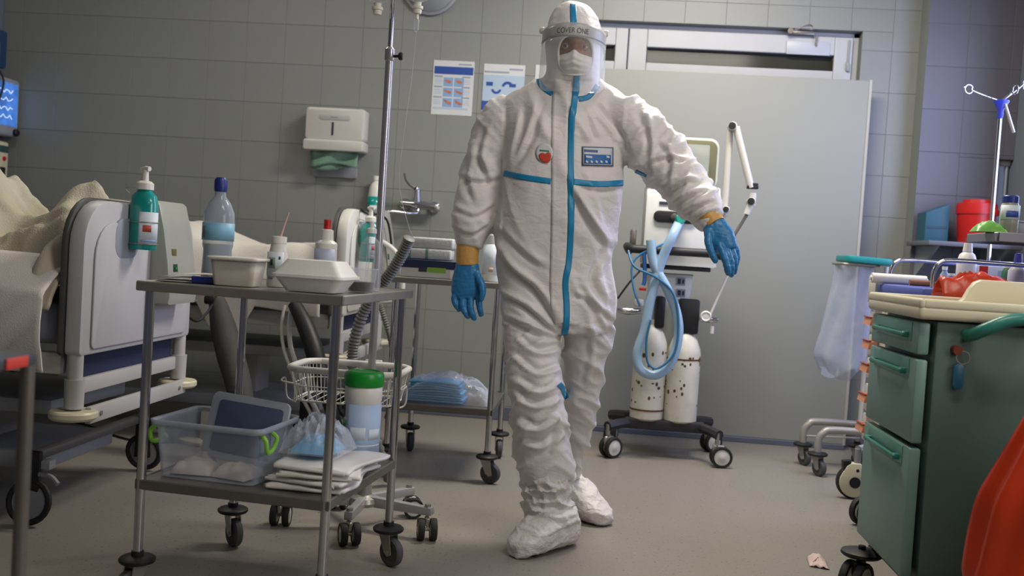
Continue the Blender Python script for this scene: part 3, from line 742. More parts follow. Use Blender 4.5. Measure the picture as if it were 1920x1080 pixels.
# handle rail: rounded U around the head of the stand
a, b = V(1182, 462), V(1356, 485)
bm = BM(); tube(bm, [(a.x, .12, a.z - .02), (a.x - .015, 0, a.z), (a.x, -.09, a.z - .01), (a.x + .06, -.11, a.z - .012), (b.x - .06, -.11, a.z - .012), (b.x, -.09, a.z - .01), (b.x + .015, 0, a.z), (b.x, .12, a.z - .02)], .021, 12, 6); finish('handle_rail', bm, BLK2, vt)
bm = BM(); box(bm, (.02, .07, .95), (.34, .2, .022), .005); finish('platform', bm, BLK2, vt)
bm = BM(); box(bm, (a.x + .01, -.02, a.z + .045), (.03, .03, .08), .006); finish('rail_clamp', bm, DKSTEEL, vt)
# head unit
p0, p1 = V(1212, 345), V(1346, 440); bx0, bx1 = p0.x, p1.x; zb, zt_ = .962, V(1212, 352).z
bm = BM(); prism(bm, [(-.06, zb), (.2, zb), (.2, zt_ + .02), (-.02, zt_ + .02), (-.075, zt_ - .05)], 'x', bx0, bx1, .014); hu = finish('head_unit', bm, VWHITE, vt)
q = V(1262, 408); bm = BM(); prism(bm, rrect(q.x - .10, q.z - .028, q.x + .11, q.z + .028, .026, 6), 'y', -.082, -.06, .004); finish('port_recess', bm, BLACK, hu)
q2 = V(1245, 382); bm = BM(); box(bm, (q2.x, -.076, q2.z), (.055, .004, .013)); finish('maker_plate', bm, INK, hu, 0)
q3 = V(1262, 408); bm = BM(); lathe(bm, [(0, 0), (.018, 0), (.018, .012), (.01, .016), (0, .016)], (q3.x - .0, -.080, q3.z), 16, M=Matrix.Rotation(PI / 2, 4, 'X')); finish('port_knob', bm, DARKT, hu)
# screen
s0, s1 = V(1210, 352), V(1350, 262); 
bm = BM(); prism(bm, rrect(s0.x - .005, s0.z - .0, s1.x, s1.z, .05, 6), 'y', -.05, .0, .012); sc = finish('screen_housing', bm, mat('vent_rim', 'bcc0b4', 0.35), vt)
bm = BM(); prism(bm, rrect(s0.x + .008, s0.z + .013, s1.x - .013, s1.z - .013, .04, 6), 'y', -.054, -.045, .003); finish('bezel', bm, mat('olive_bezel', '6b6a4c', 0.35), sc)
bm = BM(); prism(bm, rrect(s0.x + .04, s0.z + .06, s1.x - .05, s1.z - .035, .006, 3), 'y', -.0565, -.05, .001); finish('screen', bm, mat('grey_screen', '8c9188', 0.25), sc)
q = V(1218, 338); bm = BM(); lathe(bm, [(0, 0), (.006, 0), (.005, .003), (0, .004)], (q.x, -.054, q.z), 12, M=Matrix.Rotation(PI / 2, 4, 'X')); finish('indicator', bm, mat('indicator_white', 'f4f4ee', .3, emit=.6), sc)
q = V(1326, 345); bm = BM(); lathe(bm, [(0, 0), (.026, 0), (.026, .012), (.02, .02), (0, .02)], (q.x, -.053, q.z), 20, M=Matrix.Rotation(PI / 2, 4, 'X')); finish('dial', bm, VWHITE, sc)
bm = BM(); box(bm, ((s0.x + s1.x) / 2, .05, s0.z + .02), (.1, .1, .12), .01); finish('screen_neck', bm, VWHITE, vt)
# gas cylinders
CYLM = mat('worn_white_enamel', 'cdcabc', 0.42, 0, 0.10, 14, 0.08, 40); RUST = mat('rust', '5d3a1e', 0.9, 0, 0.3, 40); CYL2 = mat('cylinder_grey_band', 'b2afa6', 0.45, 0, 0.08, 20)
for (cx, cy, zs, zr) in ((V(1217, 700).x, -.005, .60, .235), (V(1280, 700).x, -.005, .58, .50)):
    bm = BM(); lathe(bm, [(0, .182), (.07, .182), (.083, .192), (.084, zs - .06), (.080, zs - .03), (.062, zs + .02), (.036, zs + .05), (.026, zs + .06), (.026, zs + .085), (0, zs + .085)], (cx, cy, 0), 32); c = finish('gas_cylinder', bm, CYLM, vt)
    bm = BM(); lathe(bm, [(.0838, zr - .004), (.0852, zr - .003), (.0852, zr + .004), (.0838, zr + .005)], (cx, cy, 0), 32); finish('rust_line', bm, RUST, c)
    random.seed(int(zr * 100))
    for k in range(26):
        an = random.uniform(-2.9, -.3); z = random.uniform(.25, zs - .06); 
        if k < 12 and zr > .4: z = zr + random.uniform(-.03, .014)
        w = random.uniform(.004, .010); M = Matrix.Translation((cx, cy, z)) @ Matrix.Rotation(an, 4, 'Z') @ Matrix.Rotation(PI / 2, 4, 'Y')
        t_ = BM(); lathe(t_, [(0, .0838), (w * .6, .0846), (w, .0838)], n=6, sx=random.uniform(.5, 1.6)); bmesh.ops.transform(t_, matrix=M, verts=t_.verts); finish('chipped_spot', t_, RUST, c)
for (x0, x1, y0, y1) in ((1226, 1248, 556, 614), (1270, 1312, 562, 624)):   # black valve guards
    a, b = V(x0, y1), V(x1, y0); bm = BM(); box(bm, ((a.x + b.x) / 2, .0, (a.z + b.z) / 2), (b.x - a.x, .10, b.z - a.z), .012); finish('valve_guard', bm, BLACK, vt)
for pts in ([(1202, 583), (1175, 583), (1158, 580)], [(1312, 598), (1330, 598), (1346, 600)]):
    bm = BM(); P_ = [V(*q, -.02) for q in pts]; tube(bm, P_, .016, 12, 3, rs=[.014, .02, .012]); finish('valve', bm, CHROME, vt)
q = V(1323, 593, -.05); bm = BM(); lathe(bm, [(0, 0), (.026, 0), (.028, .008), (.022, .014), (.016, .010), (0, .012)], (q.x, q.y, q.z), 20, M=Matrix.Rotation(PI / 2, 4, 'X')); finish('gauge', bm, WHITEP, vt)
q = V(1335, 612, -.03); bm = BM(); cyl(bm, q, (q.x, q.y, q.z - .035), .011, n=12); finish('hose_nipple', bm, WHITEP, vt)
q = V(1198, 568, -.03); bm = BM(); box(bm, q, (.05, .04, .04), .012); finish('regulator', bm, WHITEP, vt)
# hoses
HOSE = mat('blue_hose', '9dbcd6', 0.35, 0, 0.05, film=.8); LINEB = mat('blue_line', '3f83b8', 0.35)
def hose(name, pts, r, m, dy=-.16, n=10, rib=False):
    P_ = spline([V(x, y, dy + (q[0] if q else 0)) for (x, y, *q) in pts], 10); bm = BM()
    rs = None
    if rib: rs = [r * (1.0 + (.09 if k % 2 else -.05)) for k in range(len(P_))]
    tube(bm, P_, r, n, smooth=False, rs=rs); return finish(name, bm, m, vt)
hose('breathing_hose', [(1276, 412, .1), (1262, 440), (1240, 490), (1220, 560), (1208, 620), (1194, 665), (1202, 694), (1230, 703), (1258, 680), (1272, 630), (1268, 585), (1250, 540), (1226, 495), (1220, 450)], .0235, HOSE)
q = V(1275, 411, -.08); bm = BM(); lathe(bm, [(0, 0), (.024, 0), (.026, .03), (.02, .05), (0, .05)], (q.x, q.y, q.z), 16, M=Matrix.Rotation(PI / 2, 4, 'X')); finish('green_connector', bm, mat('mint_connector', '1fa38c', 0.4), vt)
hose('sensor_line', [(1262, 425, .1), (1245, 455), (1200, 478), (1185, 500), (1188, 540), (1200, 575)], .0055, LINEB, -.13)
hose('sensor_line', [(1178, 470, .05), (1190, 500), (1230, 520), (1262, 550), (1272, 600), (1265, 660), (1235, 690), (1215, 680), (1212, 640), (1220, 600)], .006, mat('dark_blue_line', '2f6a8e', .35), -.19)
hose('dark_cable', [(1200, 508, .05), (1180, 530), (1158, 560)], .005, BLACK, -.05)
hose('clip_line', [(1208, 475), (1209, 520), (1206, 535)], .01, mat('clip_blue', '2a5f9e', .4), -.15)
q = V(1205, 542, -.15); bm = BM(); box(bm, q, (.035, .02, .014), .003); finish('red_clip', bm, REDP, vt)
# support arm
ARM = mat('arm_white', 'c8c6be', 0.35, 0, 0.03)
def rod(name, a, b, r, m, dy=0.0): bm = BM(); cyl(bm, V(*a, dy), V(*b, dy), r, n=14); return finish(name, bm, m, vt)
rod('arm_lower', (1369, 243), (1358, 405), .017, ARM, -.03); rod('arm_upper', (1380, 238), (1408, 352), .018, ARM, -.06)
rod('arm_wrist', (1412, 362), (1410, 385), .018, ARM, -.06); rod('arm_rod', (1402, 400), (1376, 442), .008, DKSTEEL, -.05); rod('arm_elbow', (1412, 372), (1400, 402), .016, ARM, -.06)
rod('arm_mount', (1358, 390), (1345, 470), .014, ARM, -.02)
for (x, y, r) in ((1370, 237, .021), (1405, 378, .021), (1358, 393, .017)):
    q = V(x, y, -.05); bm = BM(); lathe(bm, [(0, .03), (r * .8, .03), (r, .024), (r, -.03), (0, -.03)], (q.x + .008, q.y, q.z), 18, M=Matrix.Rotation(PI / 2 + .0, 4, 'X')); j = finish('arm_joint', bm, ARM, vt)
    bm = BM(); lathe(bm, [(0, .034), (r * .8, .033), (r * .86, .028), (0, .028)], (q.x + .004, q.y - .001, q.z), 18, M=Matrix.Rotation(PI / 2, 4, 'X')); finish('joint_cap', bm, BLACK, j)
q = V(1411, 351, -.06); bm = BM(); box(bm, q, (.055, .03, .018), .004, M=None); box(bm, (q.x + .01, q.y, q.z + .012), (.03, .03, .016), .004); finish('hose_clamp', bm, BLACK, vt)
bm = BM(); tube(bm, [V(1364, 517, -.05), V(1345, 560, -.05), V(1332, 590, -.05)], .006, 8); finish('supply_line', bm, WHITEP, vt)

# ================================================================== bottle kit
def bottle(name, label, cat, loc, prof, m, group=None, rotz=0, sx=1, sy=1, parts=()):
    t = thing(name, label, cat, loc, rotz, group)
    bm = BM(); lathe(bm, prof, n=28, sx=sx, sy=sy); finish('body', bm, m, t)
    for (nm, pr, mm, *rest) in parts:
        bm = BM(); lathe(bm, pr, rest[0] if rest else (0, 0, 0), 24, sx=rest[1] if len(rest) > 1 else 1); finish(nm, bm, mm, t)
    return t
def curved_label(parent, name, r, z0, z1, a0, a1, m, sy=1.0):
    """paper strip wrapped on a round bottle; angles in degrees, -90 faces the camera"""
    bm = BM(); grid(bm, 12, 1, lambda u, v: Vector((r * math.cos(R(a0 + (a1 - a0) * u)), r * sy * math.sin(R(a0 + (a1 - a0) * u)), z0 + (z1 - z0) * v)))
    return solid(finish(name, bm, m, parent, 60), .0008, 1)

# ================================================================== green drawer cart
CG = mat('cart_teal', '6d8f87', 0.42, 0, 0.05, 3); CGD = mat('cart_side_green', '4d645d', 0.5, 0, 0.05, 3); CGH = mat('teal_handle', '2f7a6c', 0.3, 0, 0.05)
CAX, CAY = .87, 2.67
ca = thing('drawer_cart', 'green drawer cart with a cream top, orange bag hung in front of it', 'cart', (CAX, CAY, 0))
cw, cdp = .60, .45                                    # along X, along Y
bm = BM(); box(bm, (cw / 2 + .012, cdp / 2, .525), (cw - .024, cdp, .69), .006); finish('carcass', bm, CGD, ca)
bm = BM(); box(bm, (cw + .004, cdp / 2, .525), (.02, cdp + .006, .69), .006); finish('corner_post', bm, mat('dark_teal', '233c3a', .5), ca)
for (z0, z1) in ((.777, .868), (.543, .770), (.186, .536)):
    bm = BM(); box(bm, (-.004, cdp / 2, (z0 + z1) / 2), (.03, cdp - .012, z1 - z0 - .006), .006); d = finish('drawer', bm, CG, ca)
    hz = z1 - .035
    bm = BM()
    box(bm, (-.034, cdp * .5, hz - .006), (.012, cdp * .66, .012), .004); 
    for y in (cdp * .2, cdp * .8): box(bm, (-.026, y, hz - .006), (.025, .022, .016), .004)
    finish('handle', bm, CGH, d)
    bm = BM(); box(bm, (-.0195, cdp * .5, hz + .004), (.004, cdp * .74, .05), .002); finish('handle_recess', bm, mat('recess_teal', '5c8f84', .35), d)
bm = BM()                                             # cream moulded top with rim and upstand
box(bm, (cw / 2 - .005, cdp / 2, .892), (cw + .05, cdp + .04, .036), .012, 3)
for (x, y, sx, sy) in ((-.02, cdp / 2, .02, cdp + .04), (cw / 2, -.012, cw + .04, .018), (cw / 2, cdp + .012, cw + .04, .018)):
    box(bm, (x, y, .915), (sx, sy, .026), .008, 3)
for k in range(3): box(bm, (.07 + .05 * k, cdp * .55, .912), (.012, cdp * .62, .006), .003)
finish('cream_top', bm, CREAM, ca)
bm = BM(); prism(bm, [(.10, .91), (.135, .915), (.155, .93), (.168, .958), (.182, .978), (.20, .986), (.62, .986), (.62, .91)], 'y', cdp * .42, cdp * .42 + .03, .006); finish('upstand', bm, CREAM, ca)
bm = BM(); tube(bm, [(.10, -.01, .84), (.10, -.045, .845), (.125, -.075, .865), (.18, -.085, .89), (.28, -.085, .897), (.45, -.085, .898), (.62, -.08, .895)], .0165, 12); finish('push_handle', bm, CGH, ca)
bm = BM(); cyl(bm, (.075, 0, .80), (.075, -.02, .80), .014, .012, 14); lk = finish('lock', bm, mat('lock_copper', '7a4231', 0.35, .6), ca)
bm = BM(); tube(bm, [(.09 + .017 * math.cos(a), -.016, .782 + .017 * math.sin(a)) for a in [k * PI / 8 for k in range(16)]], .0014, 6, 1, closed=True); finish('key_ring', bm, STEEL, lk)
bm = BM(); prism(bm, rrect(.068, .70, .096, .765, .012, 4), 'y', -.018, -.012, .002); finish('key_tag', bm, mat('tag_petrol', '18556b', .4), lk)
bm = BM(); box(bm, (.1, .0, .165), (.24, .06, .04), .008); box(bm, (cw / 2, cdp / 2, .165), (cw - .04, cdp - .02, .03), .006); finish('base_plate', bm, BLACK, ca)
for (x, y, a) in ((.01, cdp - .05, -130), (.03, .05, -150), (cw - .05, .05, -60), (cw - .05, cdp - .05, -60)):
    c = castor(ca, x - .02, y, .058, .16, 'twin', R(a), hub=BLACK)
    bm = BM(); lathe(bm, [(0, .0), (.055, 0), (.062, .006), (.06, .014), (.04, .02), (0, .022)], (x - .02, y, .128), 26); finish('bumper_disc', bm, BLACK, c)

# orange bag in front of the cart
ORB = mat('orange_bag', 'b8330c', 0.35, 0, 0.12, 6, 0.15, 12, film=.92)
bgx, bgy = 1.10, 2.40
def orange(u, v):
    a = 2 * PI * u; z = .80 - .72 * v
    w = np.interp(v, [0, .08, .45, .7, 1], [.03, .07, .17, .185, .15]); d = np.interp(v, [0, .1, .5, .8, 1], [.02, .06, .11, .12, .08])
    k = 1 + .10 * math.sin(9 * a + 3 * v) * (1 - .4 * v) + .08 * noise.noise(Vector((math.cos(a) * 2, math.sin(a) * 2, v * 2.5)))
    return Vector((w * k * math.cos(a) + .03 * (1 - v), d * k * math.sin(a), z))
t = thing('waste_bag', 'full orange waste bag hanging in front of the green cart', 'bag', (bgx, bgy, 0))
bm = BM(); grid(bm, 72, 30, orange); bmesh.ops.remove_doubles(bm, verts=bm.verts, dist=1e-5)
cent = bm.verts.new((0, 0, .07)); ring = [v for v in bm.verts if abs(v.co.z - .08) < 1e-4]; ring.sort(key=lambda v: math.atan2(v.co.y, v.co.x))
for i in range(len(ring)): bm.faces.new((ring[i], ring[(i + 1) % len(ring)], cent))
finish('bag', bm, ORB, t, 80)
bm = BM(); tube(bm, [(.03, 0, .80), (.04, .04, .83), (.05, .12, .85), (.06, .185, .868)], .012, 8, rs=[.02, .014, .010, .008]); finish('knotted_neck', bm, ORB, t)

# ================================================================== white cart with orange tabs behind it
CBX, CBY0, CBY1 = 1.10, 3.42, 4.02
cb = thing('supply_cart', 'cream supply cart with orange drawer tabs and a blue top', 'cart', (CBX, CBY0, 0))
lb = CBY1 - CBY0; wb = .58
CBM = mat('cart_cream', 'c5bfae', .45, 0, .04); TAB = mat('orange_tab', 'c98a6a', .4, 0, .08); TABR = mat('red_tab_edge', 'a33a1c', .4); BTOP = mat('blue_top', '4a58a0', .45, 0, .06)
bm = BM(); box(bm, (wb / 2, lb / 2, .52), (wb, lb, .74), .008); finish('carcass', bm, CBM, cb)
for k, z in enumerate((.805, .715, .625, .51, .395)):
    h = .08 if k < 3 else .105
    bm = BM(); box(bm, (-.005, lb / 2, z - .01), (.016, lb - .02, h), .004); d = finish('drawer', bm, CBM, cb)
    bm = BM(); prism(bm, [(-.014, z + .012), (-.046, z + .008), (-.052, z - .018), (-.014, z - .022)], 'y', lb - .15, lb - .05, .003); tb = finish('pull_tab', bm, TAB, d)
    bm = BM(); box(bm, (-.045, lb - .10, z + .012), (.01, .1, .004), .001); finish('tab_edge', bm, TABR, tb)
bm = BM(); box(bm, (wb / 2 + .02, lb / 2, .925), (wb + .08, lb + .06, .045), .01); finish('blue_top', bm, BTOP, cb)
bm = BM(); box(bm, (-.006, lb - .06, .915), (.05, .1, .09), .008); finish('corner_cap', bm, mat('corner_cap', 'b9b6ae', .45), cb)
for y in (.06, lb - .05):                              # chrome gallery rails
    bm = BM(); tube(bm, [(.04, y, .945), (.04, y, 1.0), (.06, y, 1.035), (.11, y, 1.045), (.3, y, 1.043), (.5, y, 1.038), (.55, y, 1.0), (.55, y, .945)], .008, 10); finish('gallery_rail', bm, CHROME, cb)
for (x, y, a) in ((.03, lb - .05, -150), (.0, .28, -120), (wb - .06, .06, -60), (wb - .06, lb - .05, -60)): castor(cb, x, y, .055, .15, 'twin', R(a))
bm = BM(); box(bm, (wb / 2, lb / 2, .14), (wb - .02, lb - .02, .025), .006); finish('base_plate', bm, GREYP, cb)
q = atz(1598, 935)                                      # large covered castor of a bed-side stand
t = thing('equipment_stand', 'grey stand foot with a large cream covered castor beside the supply cart', 'stand', (q.x, q.y, 0))
Mw = Matrix.Translation((0, 0, .075)) @ Matrix.Rotation(PI / 2, 4, 'X')
bm = BM(); lathe(bm, [(.05, -.016), (.07, -.016), (.075, -.01), (.075, .01), (.07, .016), (.05, .016), (.05, -.016)], n=30); bmesh.ops.transform(bm, matrix=Mw, verts=bm.verts); c = finish('tyre', bm, RUBBER, t)
bm = BM(); prism(bm, [(.066 * math.cos(a), .075 + .066 * math.sin(a)) for a in [R(-215 + k * 250 / 16) for k in range(17)]] + [(.035, .145), (.02, .158), (-.02, .158), (-.038, .145)], 'y', -.023, .023, .005); finish('castor_cover', bm, CREAM, t)
bm = BM(); cyl(bm, (0, -.026, .075), (0, .026, .075), .024, n=20); finish('hub', bm, BLACK, t)
bm = BM(); cyl(bm, (.008, -.025, .128), (.008, .025, .128), .007, n=12); finish('pin', bm, BLACK, t)
bm = BM(); prism(bm, [(-.05, .12), (-.02, .15), (-.02, .17), (-.055, .165)], 'y', -.02, .02, .003); finish('brake_lever', bm, BLACK, t)
bm = BM(); cyl(bm, (.01, 0, .15), (.01, .0, .22), .014, n=12); tube(bm, [(.01, 0, .215), (.08, .05, .225), (.2, .1, .225)], .02, 8, smooth=False); finish('stand_arm', bm, GREYP, t)

# waste-bag holder
hb = thing('bag_holder', 'wheeled tube frame holding a clear waste bag with a teal lid', 'bag holder', (1.25, 5.02, 0))
HO = Vector((1.25, 5.02, 0))
TUBEM = mat('grey_tube', 'a5a39d', .4, .3, .04)
for (x0, y0) in ((-.15, .08), (-.13, -.16)):
    bm = BM(); tube(bm, [(x0, y0, .10), (x0, y0, .17), (x0 + .02, y0, .205), (x0 + .07, y0 + .005, .222), (.2, y0 + .01, .222)], .018, 12); finish('base_tube', bm, TUBEM, hb)
    castor(hb, x0, y0, .04, .11, 'steel', R(-60), hub=TUBEM)
castor(hb, .12, .1, .045, .2, 'steel', R(-60), hub=TUBEM); castor(hb, .17, -.14, .04, .2, 'steel', R(-60), hub=TUBEM)
for x in (.10, .17):
    bm = BM(); cyl(bm, (x, 0, .22), (x, 0, 1.02), .011, n=12); finish('upright', bm, WHITEP, hb)
bm = BM(); tube(bm, [(-.14, .06, .15), (.12, .05, .16)], .005, 8, smooth=False); tube(bm, [(.1, .09, .222), (.1, -.15, .222)], .012, 8, smooth=False); finish('cross_bar', bm, TUBEM, hb)
LID = mat('teal_lid', '12888a', .4, 0, .04)
bm = BM(); prism(bm, rrect(-.09, -.13, .13, .12, .03, 4), 'z', 1.03, 1.062, .006); bmesh.ops.transform(bm, matrix=Matrix.Rotation(R(2), 4, 'Y'), verts=bm.verts); finish('lid', bm, LID, hb)
bm = BM(); tube(bm, [(x, y, 1.022) for x, y in rrect(-.07, -.11, .11, .10, .03, 4)], .007, 8, 1, closed=True); finish('ring', bm, STEEL, hb)
def clearbag(u, v):
    a = 2 * PI * u; z = 1.02 - .54 * v
    w = np.interp(v, [0, .2, .6, .9, 1], [.088, .09, .115, .12, .085]); d = np.interp(v, [0, .5, .9, 1], [.10, .09, .09, .05])
    k = 1 + .06 * math.sin(7 * a + 4 * v) + .14 * noise.noise(Vector((math.cos(a) * 1.6, math.sin(a) * 1.6, v * 3))) * v
    return Vector((.02 - .045 * v + w * k * math.cos(a), d * k * math.sin(a), z + .03 * math.sin(a * 2 + 1) * v * v))
bm = BM(); grid(bm, 60, 24, clearbag); bmesh.ops.remove_doubles(bm, verts=bm.verts, dist=1e-5)
o = finish('clear_bag', bm, mat('bag_film', 'bcc3d6', .3, 0, .04, 9, .4, 20, film=.38), hb, 80)

# second IV stand by the window
t = thing('iv_stand', 'IV stand with wire loops and a blue hub near the narrow window', 'IV stand', (1.815, 4.8, 0))
bm = BM(); cyl(bm, (0, 0, .09), (0, 0, 1.82), .009, n=14); finish('pole', bm, CHROME, t)
bm = BM(); lathe(bm, [(.010, 1.735), (.013, 1.745), (.013, 1.775), (.034, 1.81), (.034, 1.818), (0, 1.82)], n=16); finish('hub', bm, mat('royal_hub', '2433a0', .4), t)
for (a, l) in ((R(195), .15), (R(35), .15), (R(285), .07)):
    d = Vector((math.cos(a), math.sin(a), 0)); P_ = [Vector((0, 0, 1.815)), d * l * .5 + Vector((0, 0, 1.83 + (.03 if a < 1 else 0))), d * l + Vector((0, 0, 1.86 + (.05 if a < 1 else -.01)))]
    c = P_[-1] + Vector((d.x * .02, d.y * .02, .005)); lp = [c + d * (.02 * -math.cos(q)) + Vector((0, 0, .02 * math.sin(q))) for q in [k * PI / 6 for k in range(1, 12)]]
    bm = BM(); tube(bm, P_ + lp, .0035, 6, 3); finish('wire_loop', bm, CHROME, t)
bm = BM(); cyl(bm, (.01, -.02, 1.80), (.055, -.03, 1.67), .007, n=10); finish('hub_lever', bm, STEEL, t)
for k in range(5):
    a = 2 * PI * k / 5 + .3
    bm = BM(); tube(bm, [(0, 0, .1), (.22 * math.cos(a), .22 * math.sin(a), .09)], .012, 8, smooth=False); finish('base_leg', bm, LEGM, t)
    castor(t, .22 * math.cos(a), .22 * math.sin(a), .035, .09, 'twin', a)

# ---------------------------------------------------------------- counter under the narrow window, behind the carts
t = thing('wall_shelf', 'grey wall shelf on the pier carrying the sharps bin', 'shelf', (1.90, 5.58, 1.17))
bm = BM(); box(bm, (.0, -.19, -.012), (.46, .37, .024), .004); finish('board', bm, mat('shelf_grey', '5d5f66', .5), t)
for x in (-.17, .17):
    bm = BM(); prism(bm, [(-.34, -.024), (-.002, -.024), (-.002, -.20)], 'x', x - .008, x + .008); finish('bracket', bm, GREYP, t, 0)
s = thing('sharps_bin', 'red sharps bin with a stepped lid on the grey shelf', 'bin', (1.945, 5.35, 1.171))
bm = BM(); lathe(bm, [(0, 0), (.080, 0), (.083, .005), (.094, .15), (.094, .152), (0, .152)], n=32); finish('tub', bm, REDP, s)
bm = BM(); lathe(bm, [(0, .15), (.10, .15), (.101, .155), (.098, .205), (.072, .208), (.070, .225), (0, .228)], n=32); finish('lid', bm, REDP, s)
bm = BM(); box(bm, (.07, -.065, .16), (.05, .02, .03), .006, rotz=R(40)); finish('lid_clip', bm, REDP, s)
t = thing('teal_box', 'dark teal box standing behind the red sharps bin', 'box', (1.765, 5.46, 1.171))
bm = BM(); prism(bm, [(-.06, 0), (.06, 0), (.06, .20), (-.06, .15)], 'y', -.07, .07, .004); finish('body', bm, mat('petrol_box', '1d5060', .5), t)
bm = BM(); box(bm, (0, -.071, .075), (.1, .003, .012)); finish('seam', bm, mat('petrol_dark', '143a48', .5), t, 0)

# ---------------------------------------------------------------- swivel tray stand behind the green cart
p = aty(1878, 440, 3.30)
TZ = p.z
t = thing('tray_stand', 'grey swivel tray on a post behind the green cart', 'tray stand', (1.52, 3.30, 0))
bm = BM(); tray(bm, .40, .26, 0, .03); bmesh.ops.translate(bm, vec=(-.30, -.13, TZ), verts=bm.verts); finish('tray', bm, mat('tray_grey', '70717c', .4, .3), t)
bm = BM(); prism(bm, [(-.1, -.1), (.1, -.1), (.02, .0), (-.02, .0)], 'y', -.03, .03, .004); bmesh.ops.translate(bm, vec=(-.04, 0, TZ - .13), verts=bm.verts)
bmesh.ops.scale(bm, vec=(1, 1, 1), verts=bm.verts); finish('bracket', bm, NAVY, t)
bm = BM(); cyl(bm, (.23, 0, .05), (.23, 0, TZ - .04), .014, n=14); tube(bm, [(.23, 0, TZ - .05), (.05, 0, TZ - .045)], .014, 8, smooth=False); finish('post', bm, STEEL, t)
bm = BM(); lathe(bm, [(0, 0), (.15, 0), (.15, .02), (.03, .06), (0, .06)], (.23, 0, 0), 28); finish('foot', bm, BLACK, t)
t = bottle('mouthwash_bottle', 'clear bottle with a blue cap and dark contents on the grey tray', 'bottle', (aty(1890, 435, 3.26).x, 3.26, TZ + .001), [(0, 0), (.026, 0), (.028, .004), (.028, .085), (.022, .10), (0, .101)], mat('dusky_bottle', 'a8a79c', .25, film=.6),
       parts=(('cap', [(0, .097), (.024, .098), (.024, .118), (.021, .121), (0, .121)], BLUEP), ('contents', [(0, .003), (.0265, .003), (.0265, .033), (0, .033)], mat('dark_syrup', '2c1712', .3))))
curved_label(t, 'label', .0287, .045, .09, -170, -10, LABELW); curved_label(t, 'label_oval', .0292, .052, .072, -130, -50, PB)
p = aty(1855, 435, 3.24)
bm = BM(); grid(bm, 20, 14, lambda u, v: Vector((-.05 + .095 * u, -.035 + .07 * v, .002 + .028 * math.sin(PI * u) ** .5 * math.sin(PI * v) ** .5 * (1 + .35 * ridged(Vector((u * 4, v * 5, 2)))))))
o = finish('crumpled_wrapper', bm, mat('green_wrapper', '6fae4e', .35, 0, .15, 30), None, 80); o.location = (p.x, 3.24, TZ + .0005); tag(o, 'crumpled green wrapper on the grey tray', 'wrapper')
p = aty(1912, 432, 3.3); bm = BM(); box(bm, (0, 0, .02), (.05, .05, .04), .008); box(bm, (.0, 0, .043), (.04, .04, .006), .002)
o = finish('small_pot', bm, GREYP, None); o.location = (p.x, 3.3, TZ + .001); tag(o, 'small grey pot beside the blue-capped bottle', 'pot')

# ---------------------------------------------------------------- things on the blue-topped cart
ZB = .948
def onB(px_, Y): q = aty(px_, 500, Y); return (q.x, Y, ZB)
p = onB(1690, 3.86)
bm = BM(); tube(bm, [(-.10, 0, .02), (-.05, .0, .02), (.05, 0, .02), (.10, 0, .02)], .019, 16, 3); tube(bm, [(-.107, 0, .02), (.107, 0, .02)], .008, 10, smooth=False)
o = finish('paper_roll', bm, PAPER, None); o.location = (p[0], 3.88, ZB + .0); tag(o, 'white paper roll lying on the blue cart top', 'roll')
p = onB(1745, 3.72); bm = BM(); tube(bm, [(-.07, 0, .012), (0, 0, .012), (.05, 0, .012)], .011, 10, smooth=False, rs=[.011, .011, .004]); tube(bm, [(.05, 0, .012), (.12, .0, .012)], .004, 8, smooth=False)
o = finish('syringe', bm, mat('brown_syringe', '8a5a40', .4), None); o.location = (p[0], 3.72, ZB); tag(o, 'brown-tinted syringe lying on the blue cart top', 'syringe')
for (x, Y, r, h, m, cm, lab) in ((1785, 3.84, .020, .055, CLEARB, WHITEP, 'squat clear vial on the blue cart top'), (1772, 3.93, .016, .08, CLEARB, WHITEP, 'taller clear vial behind the squat one')):
    bottle('glass_vial', lab, 'vial', onB(x, Y), [(0, 0), (r, 0), (r, h * .6), (r * .55, h * .75), (r * .55, h * .85), (0, h * .85)], m, parts=(('cap', [(0, h * .84), (r * .62, h * .84), (r * .62, h), (0, h)], cm),))
t = bottle('dropper_bottle', 'white bottle with a red and white nozzle on the blue cart top', 'bottle', onB(1812, 3.70), [(0, 0), (.032, 0), (.034, .004), (.034, .10), (.026, .125), (.014, .135), (0, .135)], WHITEP,
       parts=(('nozzle', [(0, .134), (.017, .135), (.014, .165), (.011, .166), (0, .166)], WHITEP), ('red_tip', [(0, .165), (.011, .165), (.010, .185), (0, .186)], REDP)))
p = onB(1848, 3.78); t = thing('glove_box', 'white carton with a red stripe on the blue cart top', 'box', p)
bm = BM(); box(bm, (0, 0, .045), (.17, .10, .09), .003); finish('carton', bm, mat('carton_white', 'cfd6e6', .5), t)
bm = BM(); box(bm, (-.025, -.0505, .045), (.03, .002, .088)); finish('red_stripe', bm, REDP, t, 0)
bm = BM(); box(bm, (.05, -.0505, .05), (.05, .002, .05)); finish('blue_print', bm, PSKY, t, 0)
t = bottle('spray_bottle', 'white and green flask at the end of the blue cart top', 'bottle', onB(1893, 3.66), [(0, 0), (.024, 0), (.025, .003), (.025, .07), (.017, .085), (0, .086)], mat('dark_green_flask', '2c5a3e', .4),
       parts=(('cap', [(0, .085), (.018, .085), (.018, .107), (0, .108)], CREAM),))
t = bottle('purple_capped_bottle', 'white bottle with a purple cap beside the green flask', 'bottle', onB(1908, 3.52), [(0, 0), (.028, 0), (.029, .004), (.029, .075), (.018, .09), (0, .09)], mat('lilac_bottle', 'b9b4c0', .4),
       parts=(('cap', [(0, .089), (.015, .09), (.011, .135), (0, .136)], mat('purple_cap', '3a3a8e', .4)),))
